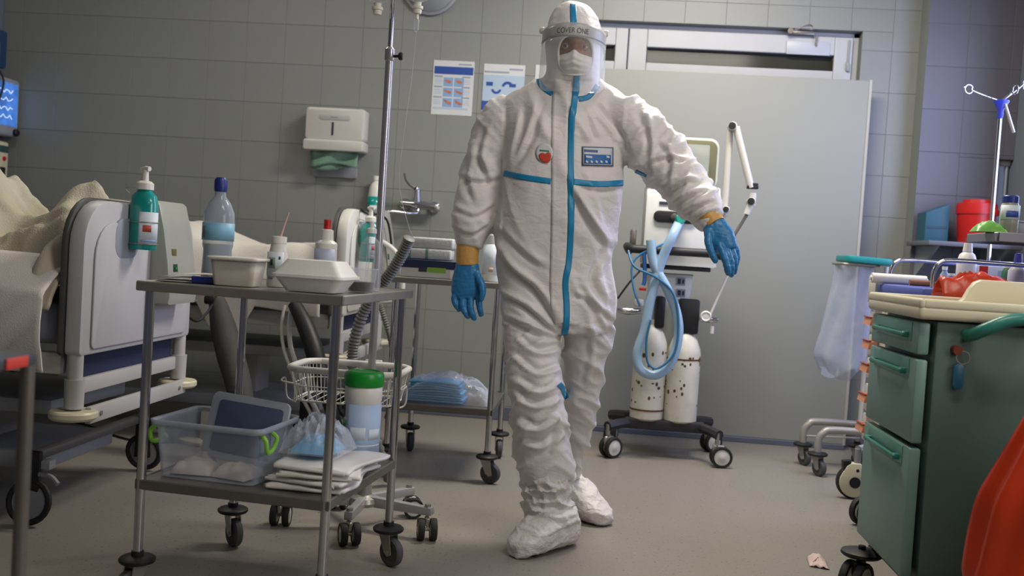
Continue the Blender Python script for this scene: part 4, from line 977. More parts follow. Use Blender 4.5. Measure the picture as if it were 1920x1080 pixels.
# orange sack slumped between the carts, on the green cart's top
def sack(u, v):
    x = -.13 + .30 * u; y = -.05 + .10 * v
    h = .065 * math.sin(PI * min(1, u * 1.05)) ** .6 * math.sin(PI * v) ** .6 * (1.15 - .8 * u) * (1 + .5 * ridged(Vector((u * 5, v * 4, 3))))
    return Vector((x, y, .002 + max(0, h) + .045 * max(0, .12 - u) / .12 * math.sin(PI * v)))
bm = BM(); grid(bm, 40, 24, sack); o = solid(finish('folded_orange_bag', bm, ORB, None, 80), .002, 1); o.location = (CAX + .265, CAY + cdp - .10, .929); tag(o, 'crumpled empty orange bag on the cream cart top', 'bag')

# ================================================================== THE PERSON
def crumple(m, scale=(7, 7, 11), strength=.35, dist=.012):
    nt = m.node_tree; N = nt.nodes; L = nt.links; p = N['Principled BSDF']
    tc = N.new('ShaderNodeTexCoord'); mp = N.new('ShaderNodeMapping'); mp.inputs['Scale'].default_value = scale; mp.inputs['Rotation'].default_value = (.3, .5, .2)
    L.new(tc.outputs['Object'], mp.inputs['Vector'])
    wz = N.new('ShaderNodeTexNoise'); wz.inputs['Scale'].default_value = .8; wz.inputs['Detail'].default_value = 2; L.new(mp.outputs[0], wz.inputs['Vector'])
    ad = N.new('ShaderNodeVectorMath'); ad.operation = 'ADD'; L.new(mp.outputs[0], ad.inputs[0]); L.new(wz.outputs['Color'], ad.inputs[1])
    vo = N.new('ShaderNodeTexVoronoi'); vo.feature = 'DISTANCE_TO_EDGE'; vo.inputs['Scale'].default_value = 1.0; L.new(ad.outputs[0], vo.inputs['Vector'])
    sm = N.new('ShaderNodeMapRange'); sm.interpolation_type = 'SMOOTHERSTEP'; sm.inputs[2].default_value = .45; L.new(vo.outputs['Distance'], sm.inputs[0])
    n2 = N.new('ShaderNodeTexNoise'); n2.inputs['Scale'].default_value = 3.0; n2.inputs['Detail'].default_value = 3; n2.inputs['Distortion'].default_value = .6; L.new(mp.outputs[0], n2.inputs['Vector'])
    sc_ = N.new('ShaderNodeMath'); sc_.operation = 'MULTIPLY_ADD'; sc_.inputs[1].default_value = -.45; L.new(sm.outputs[0], sc_.inputs[0]); L.new(n2.outputs['Fac'], sc_.inputs[2])
    b = N.new('ShaderNodeBump'); b.inputs['Strength'].default_value = strength; b.inputs['Distance'].default_value = dist
    L.new(sc_.outputs[0], b.inputs['Height']); L.new(b.outputs['Normal'], p.inputs['Normal']); return m
SUIT = crumple(mat('coverall_fabric', 'dad6d4', 0.46, 0, 0.03, 4, spec=0.4))
BTAPE = mat('blue_seam_tape', '1782b0', 0.4, 0, 0.06)
GLOVE = mat('blue_nitrile', '2a78ad', 0.38, 0, 0.08, 14, 0.15, 90)
INNER = mat('tan_inner_glove', 'c99a52', 0.5, 0, 0.08, 20, 0.2, 70)
PR = Vector((-.10, 3.42, 0))
per = thing('person', 'person in a white hooded coverall, face shield and blue gloves, walking forward', 'person', PR)

def proj(v):
    d = np.array(v) - CAM; z = d @ FWD
    return 960 + F * (d @ RT) / z, 540 - F * (d @ UP) / z
def mpp(p): return float((np.array(p) - CAM) @ FWD) / F          # metres per pixel at a point

def loft(bm, secs, n=28, e=2.0):
    """secs: (centre, half-width vector, half-depth vector)"""
    rings = []
    for c, a, b in secs:
        ring = []
        for k in range(n):
            t = 2 * PI * k / n; cs, sn = math.cos(t), math.sin(t)
            ring.append(bm.verts.new(c + a * (math.copysign(abs(cs) ** (2 / e), cs)) + b * (math.copysign(abs(sn) ** (2 / e), sn))))
        rings.append(ring)
    for A, B in zip(rings[:-1], rings[1:]):
        for k in range(n): bm.faces.new((A[k], A[(k + 1) % n], B[(k + 1) % n], B[k]))
    for ring, c in ((rings[0], secs[0][0]), (rings[-1], secs[-1][0])):
        cv = bm.verts.new(c)
        for k in range(n): bm.faces.new((ring[k], ring[(k + 1) % n], cv))
    return bm

def hsecs(rows):
    o = []
    for (cx, y, hw, hd, Y) in rows:
        c = aty(cx, y, Y); o.append((c, Vector(RT) * hw * mpp(c), Vector((0, hd, 0))))
    return o
def dense(rows, k=3):
    R_ = np.array(rows, float); t = np.arange(len(R_)); tt = np.linspace(0, len(R_) - 1, (len(R_) - 1) * k + 1); o = []
    for q in tt:                                           # Catmull-Rom through the rows
        i = min(int(q), len(R_) - 2); f = q - i
        a, b, c, d = R_[max(i - 1, 0)], R_[i], R_[i + 1], R_[min(i + 2, len(R_) - 1)]
        o.append(tuple(0.5 * (2 * b + (c - a) * f + (2 * a - 5 * b + 4 * c - d) * f * f + (3 * b - a - 3 * c + d) * f ** 3)))
    return o
def limb(rows):
    """rows (px, py, half width px, half depth m, Y): sections square to the limb"""
    rows = dense(rows, 4); C_ = [aty(r[0], r[1], r[4]) for r in rows]; o = []
    for i, r in enumerate(rows):
        t = (C_[min(i + 1, len(C_) - 1)] - C_[max(i - 1, 0)]).normalized()
        a = t.cross(Vector((0, 1, 0))).normalized(); b = a.cross(t).normalized()
        o.append((C_[i], a * r[2] * mpp(C_[i]), b * r[3]))
    return o

def fuse(bm, voxel, smooth, name):
    bmesh.ops.recalc_face_normals(bm, faces=bm.faces)
    me = bpy.data.meshes.new('tmp'); bm.to_mesh(me); bm.free()
    o = bpy.data.objects.new('tmp', me); COL.objects.link(o)
    m = o.modifiers.new('r', 'REMESH'); m.mode = 'VOXEL'; m.voxel_size = voxel
    s = o.modifiers.new('s', 'SMOOTH'); s.factor = .5; s.iterations = smooth
    bpy.context.view_layer.update()
    out = bpy.data.meshes.new_from_object(o.evaluated_get(bpy.context.evaluated_depsgraph_get())); out.name = name
    bpy.data.objects.remove(o); bpy.data.meshes.remove(me)
    return out
def arrays(me):
    n = len(me.vertices); co = np.empty(n * 3); no = np.empty(n * 3)
    me.vertices.foreach_get('co', co); me.vertices.foreach_get('normal', no)
    return co.reshape(-1, 3), no.reshape(-1, 3)
def pix(co):
    d = co - CAM; z = d @ FWD
    return 960 + F * (d @ RT) / z, 540 - F * (d @ UP) / z

bm = BM()
loft(bm, hsecs(dense([(1075, 4, 8, .02, 3.35), (1075, 12, 28, .06, 3.35), (1075, 32, 44, .098, 3.35), (1077, 62, 52, .122, 3.35), (1077, 100, 54, .128, 3.345), (1075, 138, 51, .112, 3.345), (1069, 162, 57, .098, 3.355), (1066, 190, 66, .095, 3.37), (1066, 230, 60, .09, 3.38)])), 36)
loft(bm, hsecs(dense([(1067, 148, 52, .06, 3.37), (1066, 158, 68, .075, 3.375), (1063, 168, 92, .088, 3.38), (1062, 182, 112, .10, 3.38), (1062, 205, 126, .115, 3.38), (1062, 240, 122, .134, 3.38), (1058, 290, 114, .145, 3.375), (1056, 340, 113, .150, 3.37), (1047, 400, 114, .150, 3.37), (1041, 440, 114, .152, 3.38), (1037, 490, 110, .150, 3.39), (1046, 545, 111, .148, 3.40), (1047, 590, 107, .140, 3.40), (1049, 622, 92, .12, 3.40)])), 40, 2.35)
# his right leg (nearer) and left leg
loft(bm, limb([(1000, 560, 60, .115, 3.39), (998, 620, 55, .105, 3.36), (998, 670, 53, .10, 3.32), (1003, 720, 52, .098, 3.29), (1010, 770, 51, .095, 3.29), (1014, 820, 52, .095, 3.31), (1020, 865, 54, .095, 3.325), (1028, 900, 46, .085, 3.335)]), 30, 2.2)
loft(bm, limb([(1100, 560, 52, .11, 3.42), (1102, 620, 47, .10, 3.45), (1096, 670, 42, .092, 3.48), (1091, 720, 36, .085, 3.53), (1087, 770, 32, .08, 3.59), (1080, 815, 28, .078, 3.65), (1068, 860, 25, .075, 3.72), (1058, 895, 23, .07, 3.76)]), 28, 2.1)
# arms
loft(bm, limb([(985, 205, 30, .08, 3.385), (945, 222, 40, .088, 3.385), (924, 268, 43, .085, 3.385), (907, 325, 43, .08, 3.38), (895, 375, 43, .078, 3.37), (887, 415, 40, .072, 3.36), (882, 445, 32, .06, 3.355), (878, 464, 24, .045, 3.352)]), 28, 2.1)
loft(bm, limb([(1140, 208, 34, .08, 3.375), (1180, 232, 50, .09, 3.365), (1225, 280, 55, .088, 3.345), (1262, 324, 48, .08, 3.31), (1297, 365, 43, .074, 3.26), (1322, 394, 37, .066, 3.225), (1334, 407, 27, .05, 3.205), (1339, 412, 22, .042, 3.20)]), 28, 2.1)
me = fuse(bm, .0065, 6, 'coverall')
co, no = arrays(me); ux, uy = pix(co)
disp = np.zeros(len(co))
# broad cloth folds: direction follows the part of the body
kind = np.where(uy > 610, 1, 0); kind = np.where((ux < 945 - (uy - 200) * .02) & (uy < 480), 2, kind); kind = np.where((ux > 1172) & (uy < 450), 3, kind); kind = np.where((uy < 150) & (ux > 1000) & (ux < 1150), 4, kind)
for i in range(len(co)):
    x, y, z = co[i]; k = kind[i]
    if k == 0: p = Vector((x * 5.2 + z * 2.2, y * 4, z * 1.6 + x * 1.2)); a = .010
    elif k == 1: p = Vector((x * 3.2, y * 3.2, z * 8.5 + abs(x + .09) * 6 + y * 3)); a = .013
    elif k == 2: p = Vector((x * 4 + z * 2, y * 4, z * 7 + x * 5)); a = .009
    elif k == 3: p = Vector(((x + z) * 3, y * 4, (x - z * .9) * 8.5)); a = .012
    else: p = Vector((x * 7, y * 6, z * 6)); a = .003
    n1 = noise.noise(p); n2 = noise.noise(p * 1.9 + Vector((7, 3, 1)))
    r1 = max(0, 1 - abs(n1) * 2.6); r2 = max(0, 1 - abs(n2) * 2.6)
    disp[i] = a * (r1 ** 2.2 * 1.05 + r2 ** 2 * .55 - .35)
def crease(pts, amp, w, taper=True):
    global disp
    P_ = np.array([tuple(v)[:2] for v in spline([(x, y, 0) for x, y in pts], 8)]); best = np.full(len(co), 1e9); sgn = np.zeros(len(co)); tt = np.zeros(len(co))
    for i in range(len(P_) - 1):
        a, b = P_[i], P_[i + 1]; d = b - a; L2 = d @ d + 1e-9
        t = np.clip(((ux - a[0]) * d[0] + (uy - a[1]) * d[1]) / L2, 0, 1)
        qx, qy = ux - a[0] - t * d[0], uy - a[1] - t * d[1]; dd = np.hypot(qx, qy); m = dd < best
        best[m] = dd[m]; sgn[m] = np.sign(d[0] * qy - d[1] * qx)[m]; tt[m] = (i + t[m]) / (len(P_) - 1)
    s = best * sgn / (w * .72)
    f = np.sin(np.clip(tt, 0.02, .98) * PI) ** .6
    front = np.clip(-no[:, 1] * 2 + .6, 0, 1)
    disp += amp * f * front * (np.exp(-s * s) * .8 - np.exp(-(s - 1.3) ** 2) * .9)
for pts, a, w in (([(948, 318), (985, 262), (1008, 190)], .012, 9), ([(955, 300), (968, 250), (975, 205)], .010, 8), ([(1172, 300), (1150, 250), (1110, 200)], .012, 9), ([(1165, 325), (1110, 270), (1092, 215)], .008, 8),
                  ([(1076, 352), (1105, 405), (1140, 458)], .016, 9), ([(1085, 345), (1130, 352), (1168, 345)], .008, 7), ([(930, 455), (962, 500), (1010, 540), (1048, 600)], .018, 10), ([(935, 420), (985, 470), (1030, 500)], .007, 10),
                  ([(940, 545), (990, 572), (1046, 622)], .015, 8), ([(950, 590), (1000, 615), (1048, 632)], .015, 8), ([(1048, 655), (1005, 662), (965, 630)], .014, 8), ([(1050, 690), (1005, 700), (960, 665)], .015, 8),
                  ([(1050, 718), (1010, 735), (965, 712)], .013, 8), ([(1050, 750), (1000, 762), (960, 735)], .014, 8), ([(1058, 775), (1010, 805), (970, 790)], .015, 9), ([(1062, 810), (1015, 838), (975, 830)], .013, 8), ([(1064, 735), (1058, 790), (1035, 845)], .014, 7),
                  ([(1078, 548), (1110, 562), (1152, 600)], .011, 8), ([(1092, 530), (1120, 575), (1135, 620)], .010, 8), ([(1105, 600), (1110, 660), (1100, 720)], .009, 9), ([(1140, 470), (1120, 520), (1140, 560)], .009, 9),
                  ([(1205, 205), (1222, 255), (1222, 320)], .012, 9), ([(1238, 262), (1262, 300), (1255, 350)], .010, 8), ([(1250, 358), (1280, 340), (1310, 335)], .013, 7), ([(1262, 380), (1295, 362), (1328, 352)], .013, 7), ([(1280, 398), (1308, 382), (1340, 372)], .012, 6), ([(1300, 412), (1325, 396), (1350, 390)], .010, 5), ([(1215, 300), (1250, 292), (1285, 300)], .010, 7),
                  ([(862, 325), (895, 335), (935, 330)], .009, 8), ([(852, 385), (890, 400), (925, 380)], .009, 8), ([(853, 425), (885, 435), (915, 415)], .008, 6), ([(918, 240), (905, 290), (925, 345)], .011, 9), ([(890, 270), (880, 330), (895, 380)], .009, 9)):
    crease(pts, a * 1.3, w)
calm = np.exp(-(np.clip(np.abs(ux - 1120) - 34, 0, None) / 14) ** 2 - (np.clip(np.abs(uy - 293) - 22, 0, None) / 12) ** 2) + np.exp(-(np.clip(np.hypot(ux - 1021, uy - 287) - 20, 0, None) / 10) ** 2)
disp *= 1 - np.clip(calm, 0, 1)
co2 = co + no * disp[:, None]
me.vertices.foreach_set('co', co2.ravel()); me.update()
bmc = bmesh.new(); bmc.from_mesh(me)
for _ in range(1): bmesh.ops.smooth_vert(bmc, verts=bmc.verts, factor=.3, use_axis_x=True, use_axis_y=True, use_axis_z=True)
BVH = BVHTree.FromBMesh(bmc)
def hit(x, y, lift=.002):
    """surface point of the suit seen through photo pixel (x, y), lifted off along its normal"""
    d = Vector(ray(x, y)).normalized(); loc, nor, _, _ = BVH.ray_cast(Vector(CAM), d)
    if loc is None: return None
    if nor.dot(d) > 0: nor = -nor
    return loc + nor * lift
# opening for the face
OPC, OPW, OPH = (1079.5, 101.5), 33.0, 37.5
def inside(x, y, k=1.0): return abs((x - OPC[0]) / (OPW * k)) ** 2.5 + abs((y - OPC[1]) / (OPH * k)) ** 2.5 < 1
rimpts = []
for k in range(40):
    a = 2 * PI * k / 40; cs, sn = math.cos(a), math.sin(a)
    rimpts.append(hit(OPC[0] + OPW * math.copysign(abs(cs) ** .8, cs), OPC[1] + OPH * math.copysign(abs(sn) ** .8, sn), .0))
kill = []
for f in bmc.faces:
    c = f.calc_center_median()
    if c.y < 3.30 and c.z > 1.5 and inside(*proj(c)): kill.append(f)
def local(bm_): bmesh.ops.translate(bm_, vec=-PR, verts=bm_.verts); return bm_
strips = []
def ribbon(name, pts, w, parent, m=BTAPE, lift=.003, res=10, across=3):
    C_ = spline([(x, y, 0) for x, y in pts], res); rows = []
    for i, c in enumerate(C_):
        d = (C_[min(i + 1, len(C_) - 1)] - C_[max(i - 1, 0)]).normalized(); nx, ny = -d.y, d.x
        row = [hit(c.x + nx * w * s, c.y + ny * w * s, lift) for s in np.linspace(-.5, .5, across)]
        if all(r is not None for r in row): rows.append(row)
    b = BM(); V_ = [[b.verts.new(p - PR) for p in row] for row in rows]
    for A, B in zip(V_[:-1], V_[1:]):
        for k in range(across - 1): b.faces.new((A[k], A[k + 1], B[k + 1], B[k]))
    o = solid(finish(name, b, m, parent, 80, recalc=False), .0005); return o
RIB = [('zip_flap', [(1056, 150), (1052, 180), (1050, 240), (1050, 340), (1049, 440), (1047, 520), (1048, 570), (1055, 605)], 31, SUIT, .003),
       ('seam_tape', [(1082, 138), (1079, 175), (1073, 220), (1070, 290), (1070, 360), (1070, 430), (1066, 490), (1060, 530), (1062, 575), (1061, 610), (1056, 636)], 11.5, BTAPE, .0045),
       ('seam_tape', [(945, 325), (985, 333), (1033, 340)], 11, BTAPE, .0015), ('seam_tape', [(1076, 341), (1120, 345), (1168, 343)], 11, BTAPE, .0015),
       ('seam_tape', [(1009, 143), (1016, 162), (1036, 176)], 10, BTAPE, .0015), ('seam_tape', [(1085, 186), (1104, 181), (1121, 160)], 10, BTAPE, .0015),
       ('seam_tape', [(1075, 8), (1075, 28), (1076, 48)], 12, BTAPE, .0015), ('seam_tape', [(1048, 720), (1056, 730), (1063, 748)], 10, BTAPE, .0015), ('seam_tape', [(1182, 316), (1196, 322), (1212, 330)], 5, BTAPE, .002)]
for nm, pts, w, m, lf in RIB: strips.append(ribbon(nm, pts, w, None, m, lf, 14, 7 if w > 20 else 5))
# chest badges
def badge(name, poly, m, lift):
    b = BM(); n = len(poly); cx = sum(p[0] for p in poly) / n; cy = sum(p[1] for p in poly) / n; K = 5; rings = []
    base = Vector((0, 0, 0)); vd = Vector(FWD)
    for k in range(1, K + 1):
        f = k / K; rings.append([b.verts.new(hit(cx + (x - cx) * f, cy + (y - cy) * f, .003) - vd * (lift - .003) - PR) for x, y in poly])
    cv = b.verts.new(hit(cx, cy, .003) - vd * (lift - .003) - PR)
    for i in range(n): b.faces.new((rings[0][i], rings[0][(i + 1) % n], cv))
    for A, B in zip(rings[:-1], rings[1:]):
        for i in range(n): b.faces.new((A[i], B[i], B[(i + 1) % n], A[(i + 1) % n]))
    o = solid(finish(name, b, m, None, 80, recalc=False), .0003); strips.append(o); return o
def rectp(x0, y0, x1, y1, n=5, sk=1.5):
    o = [(x0 + (x1 - x0) * t, y0 + sk * t) for t in np.linspace(0, 1, n)] + [(x1, y0 + sk + (y1 - y0) * t) for t in np.linspace(0, 1, n)[1:]]
    o += [(x1 - (x1 - x0) * t, y1 + sk * (1 - t)) for t in np.linspace(0, 1, n)[1:]] + [(x0, y1 - (y1 - y0) * t) for t in np.linspace(0, 1, n)[1:-1]]
    return o
BADGE = mat('badge_grey_blue', '4c5e86', .5); BADGEW = mat('badge_white', 'c9ccd2', .5); BADGEB = mat('badge_blue', '1f62a6', .5)
lab = badge('size_badge', rectp(1091, 275, 1149, 311), BADGE, .004)
badge('badge_field', rectp(1093, 277, 1147, 309), BADGEW, .0047); badge('badge_print', rectp(1095, 289.5, 1144, 307), BADGEB, .0054)
badge('badge_title', rectp(1095, 280.5, 1120, 285), BADGE, .0054)
for k in range(5): badge('pictogram', rectp(1098 + k * 9, 301, 1102 + k * 9, 305, 2), BADGEW, .0061)
badge('pictogram', rectp(1136, 292, 1142, 296, 2), BADGEW, .0061); badge('pictogram', rectp(1098, 292, 1110, 296, 2), BADGEW, .0061)
circ = lambda cx, cy, rx, ry, n=24: [(cx + rx * math.cos(2 * PI * k / n), cy + ry * math.sin(2 * PI * k / n)) for k in range(n)]
badge('round_sticker', circ(1021, 287, 16, 18), BADGEW, .004)
badge('sticker_red_fruit', [(1010, 292), (1013, 288), (1018, 287), (1022, 289), (1027, 286), (1032, 287), (1034, 293), (1032, 301), (1027, 306), (1018, 305), (1012, 299)], mat('sticker_red', 'c0402a', .5), .0048)
badge('sticker_line', rectp(1012, 281, 1030, 284, 3), mat('sticker_green', '4d7a66', .5), .0048)
bmesh.ops.delete(bmc, geom=kill, context='FACES'); local(bmc)
suit = finish('coverall', bmc, SUIT, per, 80, recalc=False)
for o in strips: o.parent = suit
b = BM(); tube(b, rimpts, .0045, 8, 1, closed=True); local(b); finish('hood_hem', b, SUIT, suit)

# ---- head inside the hood
SKIN = mat('skin', '8a5a42', 0.5, 0, 0.10, 14, 0.1, 120)
HC = aty(1079, 92, 3.325); HC.z = aty(1079, 92, 3.225).z
fr_y = min(p.y for p in rimpts if p is not None) + .006
RX, RY, RZ = .072, HC.y - fr_y - .004, .118
def facef(u, v):
    a = (u - .5) * PI * .98; e = (v - .5) * PI * .96
    p = Vector((RX * math.sin(a) * math.cos(e), -RY * math.cos(a) * math.cos(e), RZ * math.sin(e)))
    fr = max(0, math.cos(a) * math.cos(e)); x, z = p.x, p.z
    d = .016 * math.exp(-(x / .010) ** 2) * math.exp(-((z + .035) / .028) ** 2)            # nose
    d += .006 * math.exp(-((z - .030) / .010) ** 2) * math.exp(-(x / .05) ** 2)             # brow
    for s in (-1, 1): d -= .013 * math.exp(-((x - s * .031) / .017) ** 2 - ((z - .012) / .011) ** 2)
    d += .005 * math.exp(-((z + .08) / .008) ** 2 - (x / .025) ** 2)                         # lips
    p.y -= d * fr; return p + HC - PR
b = BM(); grid(b, 56, 56, facef); bmesh.ops.remove_doubles(b, verts=b.verts, dist=1e-5); hd = finish('head', b, SKIN, per, 80)
EYE = mat('eye_white', 'b9b0a8', .2); IRIS = mat('iris', '1d1512', .15); BROW = mat('brow_hair', '2a1c16', .8)
for s in (-1, 1):
    ec = HC - PR + Vector((s * .031, -RY * .90 + .011, .012))
    b = BM(); lathe(b, [(0, -.0115)] + [(.0115 * math.cos(t), .0115 * math.sin(t)) for t in np.linspace(-1.3, 1.3, 9)] + [(0, .0115)], ec, 16, M=Matrix.Rotation(PI / 2, 4, 'X')); e = finish('eye', b, EYE, hd)
    b = BM(); lathe(b, [(0, .0118), (.003, .0117), (.0058, .0103), (.0060, .0095)], ec, 14, M=Matrix.Rotation(PI / 2, 4, 'X')); finish('iris', b, IRIS, hd)
    for (dz, rz_, ns) in ((.0065, .0042, 1), (-.0065, .0035, -1)):
        b = BM(); tube(b, [ec + Vector((s * t, -.0085 + abs(t) * .35, dz + ns * (.0015 - abs(t) * .28))) for t in (-.014, -.007, 0, .007, .014)], rz_, 8, 4, rs=[.0015, rz_, rz_, rz_, .0015]); finish('eyelid', b, SKIN, hd)
    b = BM(); tube(b, [ec + Vector((s * t, -.014 + abs(t) * .25, .021 + .004 * math.sin((t + .016) * 60))) for t in (-.016, -.006, .006, .018)], .0032, 8, 4, rs=[.0022, .0036, .0034, .0014]); finish('eyebrow', b, BROW, hd)
# ---- mask
MASKM = mat('mask_white', 'd3d0cb', .7, 0, .03, 6, .1, 300)
def maskf(u, v):
    s = u * 2 - 1; t = v
    x = s * (.064 - .022 * t ** 2.2); zt = -.012 - .008 * abs(s) + .009 * math.exp(-(s / .22) ** 2); z = zt + (-.083 - zt) * t * (1 - .10 * abs(s) ** 2)
    ex = math.sqrt(max(.02, 1 - (x / .080) ** 2)); y = -(RY + .004) * ex * (1 - .10 * t * t)
    y -= .020 * math.sin(PI * min(1, t * 1.1)) * (1 - abs(s) ** 2.2) * (1 - .25 * t); y -= .007 * math.exp(-(s / .13) ** 2) * (1 - t)
    y -= .002 * math.sin(t * 26) * (1 - abs(s))
    return Vector((x, y, z)) + HC - PR
b = BM(); grid(b, 36, 28, maskf); solid(finish('face_mask', b, MASKM, per, 80), .0018)
# ---- face shield
SHC = aty(1077, 70, 3.345)
SX, SY = .107, .160
ztop, zband, zbot = aty(1077, 40, 3.19).z, aty(1077, 66.5, 3.19).z, aty(1077, 172, 3.19).z
SHIELD = mat('shield_clear', 'f2f4f6', .04, 0, 0, film=.03); BANDM = mat('shield_band', 'b9bab8', .3, film=.55)
def cylpt(a, z, k=1.0): return Vector((SHC.x + SX * k * math.sin(a), SHC.y - SY * k * math.cos(a), z)) - PR
b = BM(); grid(b, 40, 10, lambda u, v: cylpt((u - .5) * R(168), zband - v * (zband - zbot) + (.05 * abs(u * 2 - 1) ** 4) * v, 1 + .03 * v)); shield = solid(finish('face_shield', b, SHIELD, per, 80), .0006)
b = BM(); grid(b, 40, 4, lambda u, v: cylpt((u - .5) * R(172), ztop - .004 - v * (ztop - zband) - .008 * abs(u * 2 - 1) ** 2, .99)); solid(finish('head_band', b, BANDM, shield, 80), .002)
b = BM(); tube(b, [cylpt((u - .5) * R(172), zband - .001, 1.0) for u in np.linspace(0, 1, 30)], .0016, 6, 1); finish('band_edge', b, GREYP, shield)
for s, (x, y) in ((-1, (1017, 57)), (1, (1135, 63))):
    q = aty(x, y, 3.33) - PR
    b = BM(); lathe(b, [(0, -.004), (.0105, -.004), (.0115, 0), (.0115, .008), (.009, .0115), (0, .012)], (q.x - s * .002, q.y, q.z), 18, M=Matrix.Rotation(s * PI / 2, 4, 'Y')); finish('knob', b, WHITEP, shield)
    b = BM(); cyl(b, (q.x - s * .016, q.y, q.z), (q.x, q.y, q.z), .006, n=10); finish('knob_stem', b, WHITEP, shield)
cu = text('band_lettering', 'COVER ONE', .0235, mat('band_ink', '4a4b50', .5), shield, Matrix.Identity(4), 0.0)
bb = bmesh.new(); bb.from_mesh(cu.data); bmesh.ops.triangulate(bb, faces=bb.faces); bmesh.ops.subdivide_edges(bb, edges=bb.edges, cuts=1)
zl = aty(1077, 57, 3.185).z
for v in bb.verts:
    a = (v.co.x * 1.12) / .150 - .01; v.co = cylpt(a, zl + v.co.y, 1.012)
bb.to_mesh(cu.data); bb.free()

# ---- gloved hands
def hand(name, palm, fingers, m):
    bm_ = BM(); loft(bm_, limb(palm), 20, 2.2)
    for pts in fingers:
        C_ = [aty(x, y, Y) for (x, y, r_, Y) in pts]; P_ = spline(C_, 5); rs = [p[2] for p in pts]
        tube(bm_, P_, .01, 12, smooth=False, rs=rs)
        for c, r_ in ((P_[-1], rs[-1]), (P_[0], rs[0])): lathe(bm_, [(0, -r_)] + [(r_ * math.cos(t), r_ * math.sin(t)) for t in np.linspace(-1.2, 1.2, 7)] + [(0, r_)], c, 12)
    me_ = fuse(bm_, .0026, 4, name)
    c_, n_ = arrays(me_)
    d_ = np.array([.0012 * noise.noise(Vector(p) * 70) + .0008 * noise.noise(Vector((p[0] * 30, p[1] * 30, p[2] * 160))) for p in c_])
    c_ = c_ + n_ * d_[:, None] - np.array(PR); me_.vertices.foreach_set('co', c_.ravel()); me_.update()
    return link(name, me_, m, per, 80)
Y0 = 3.352
hand('glove', [(877, 492, 21, .030, Y0), (876, 506, 24, .031, Y0), (876, 525, 29, .031, Y0), (877, 545, 31, .029, Y0), (878, 558, 28, .024, Y0)],
     [[(855, 545, .0125, Y0 - .004), (852, 560, .0115, Y0 - .010), (855, 572, .0105, Y0 - .012), (861, 580, .0092, Y0 - .006)],
      [(869, 552, .0130, Y0 - .008), (867, 570, .0120, Y0 - .016), (871, 584, .0110, Y0 - .018), (877, 593, .0096, Y0 - .010)],
      [(883, 553, .0132, Y0 - .009), (882, 572, .0122, Y0 - .018), (885, 587, .0112, Y0 - .019), (889, 597, .0096, Y0 - .010)],
      [(897, 548, .0130, Y0 - .006), (898, 565, .0120, Y0 - .014), (900, 579, .0110, Y0 - .015), (902, 589, .0094, Y0 - .007)],
      [(894, 515, .0135, Y0 - .018), (903, 532, .0125, Y0 - .034), (905, 548, .0115, Y0 - .040), (903, 560, .0098, Y0 - .036)]], GLOVE)
Y0 = 3.185
hand('glove', [(1338, 417, 21, .029, Y0 + .005), (1342, 428, 24, .031, Y0), (1350, 446, 28, .030, Y0 - .005), (1358, 462, 25, .027, Y0 - .008), (1361, 470, 20, .022, Y0 - .010)],
     [[(1330, 434, .0140, Y0 - .02), (1328, 452, .0130, Y0 - .04), (1333, 471, .0120, Y0 - .048), (1341, 488, .0102, Y0 - .044)],
      [(1350, 462, .0125, Y0 - .028), (1358, 482, .0116, Y0 - .044), (1363, 500, .0108, Y0 - .040), (1365, 512, .0094, Y0 - .028)],
      [(1359, 463, .0128, Y0 - .016), (1368, 483, .0118, Y0 - .028), (1371, 502, .0110, Y0 - .022), (1371, 515, .0095, Y0 - .010)],
      [(1367, 460, .0125, Y0 - .002), (1376, 480, .0116, Y0 - .008), (1378, 498, .0106, Y0 - .002), (1377, 510, .0092, Y0 + .010)],
      [(1373, 454, .0118, Y0 + .012), (1381, 470, .0108, Y0 + .012), (1382, 485, .0098, Y0 + .018), (1380, 496, .0086, Y0 + .026)]], GLOVE)
for rows in ([(878, 458, 20.5, .036, 3.352), (877, 468, 20.8, .036, 3.352), (876.5, 484, 20.4, .0345, 3.352), (876.5, 497, 20.2, .033, 3.352)],
             [(1322, 400, 19, .036, 3.21), (1329, 407, 20, .036, 3.20), (1335, 415, 21, .035, 3.195), (1341, 423, 21, .034, 3.188)]):
    secs = limb(rows); b = BM(); rings = []
    for c, a, d in secs:
        rings.append([b.verts.new(c - PR + a * math.cos(t) * (1 + .02 * math.sin(5 * t + c.z * 90)) + d * math.sin(t)) for t in [2 * PI * k / 28 for k in range(28)]])
    for A, B in zip(rings[:-1], rings[1:]):
        for k in range(28): b.faces.new((A[k], A[(k + 1) % 28], B[(k + 1) % 28], B[k]))
    solid(finish('inner_glove_cuff', b, INNER, per, 80), .002)

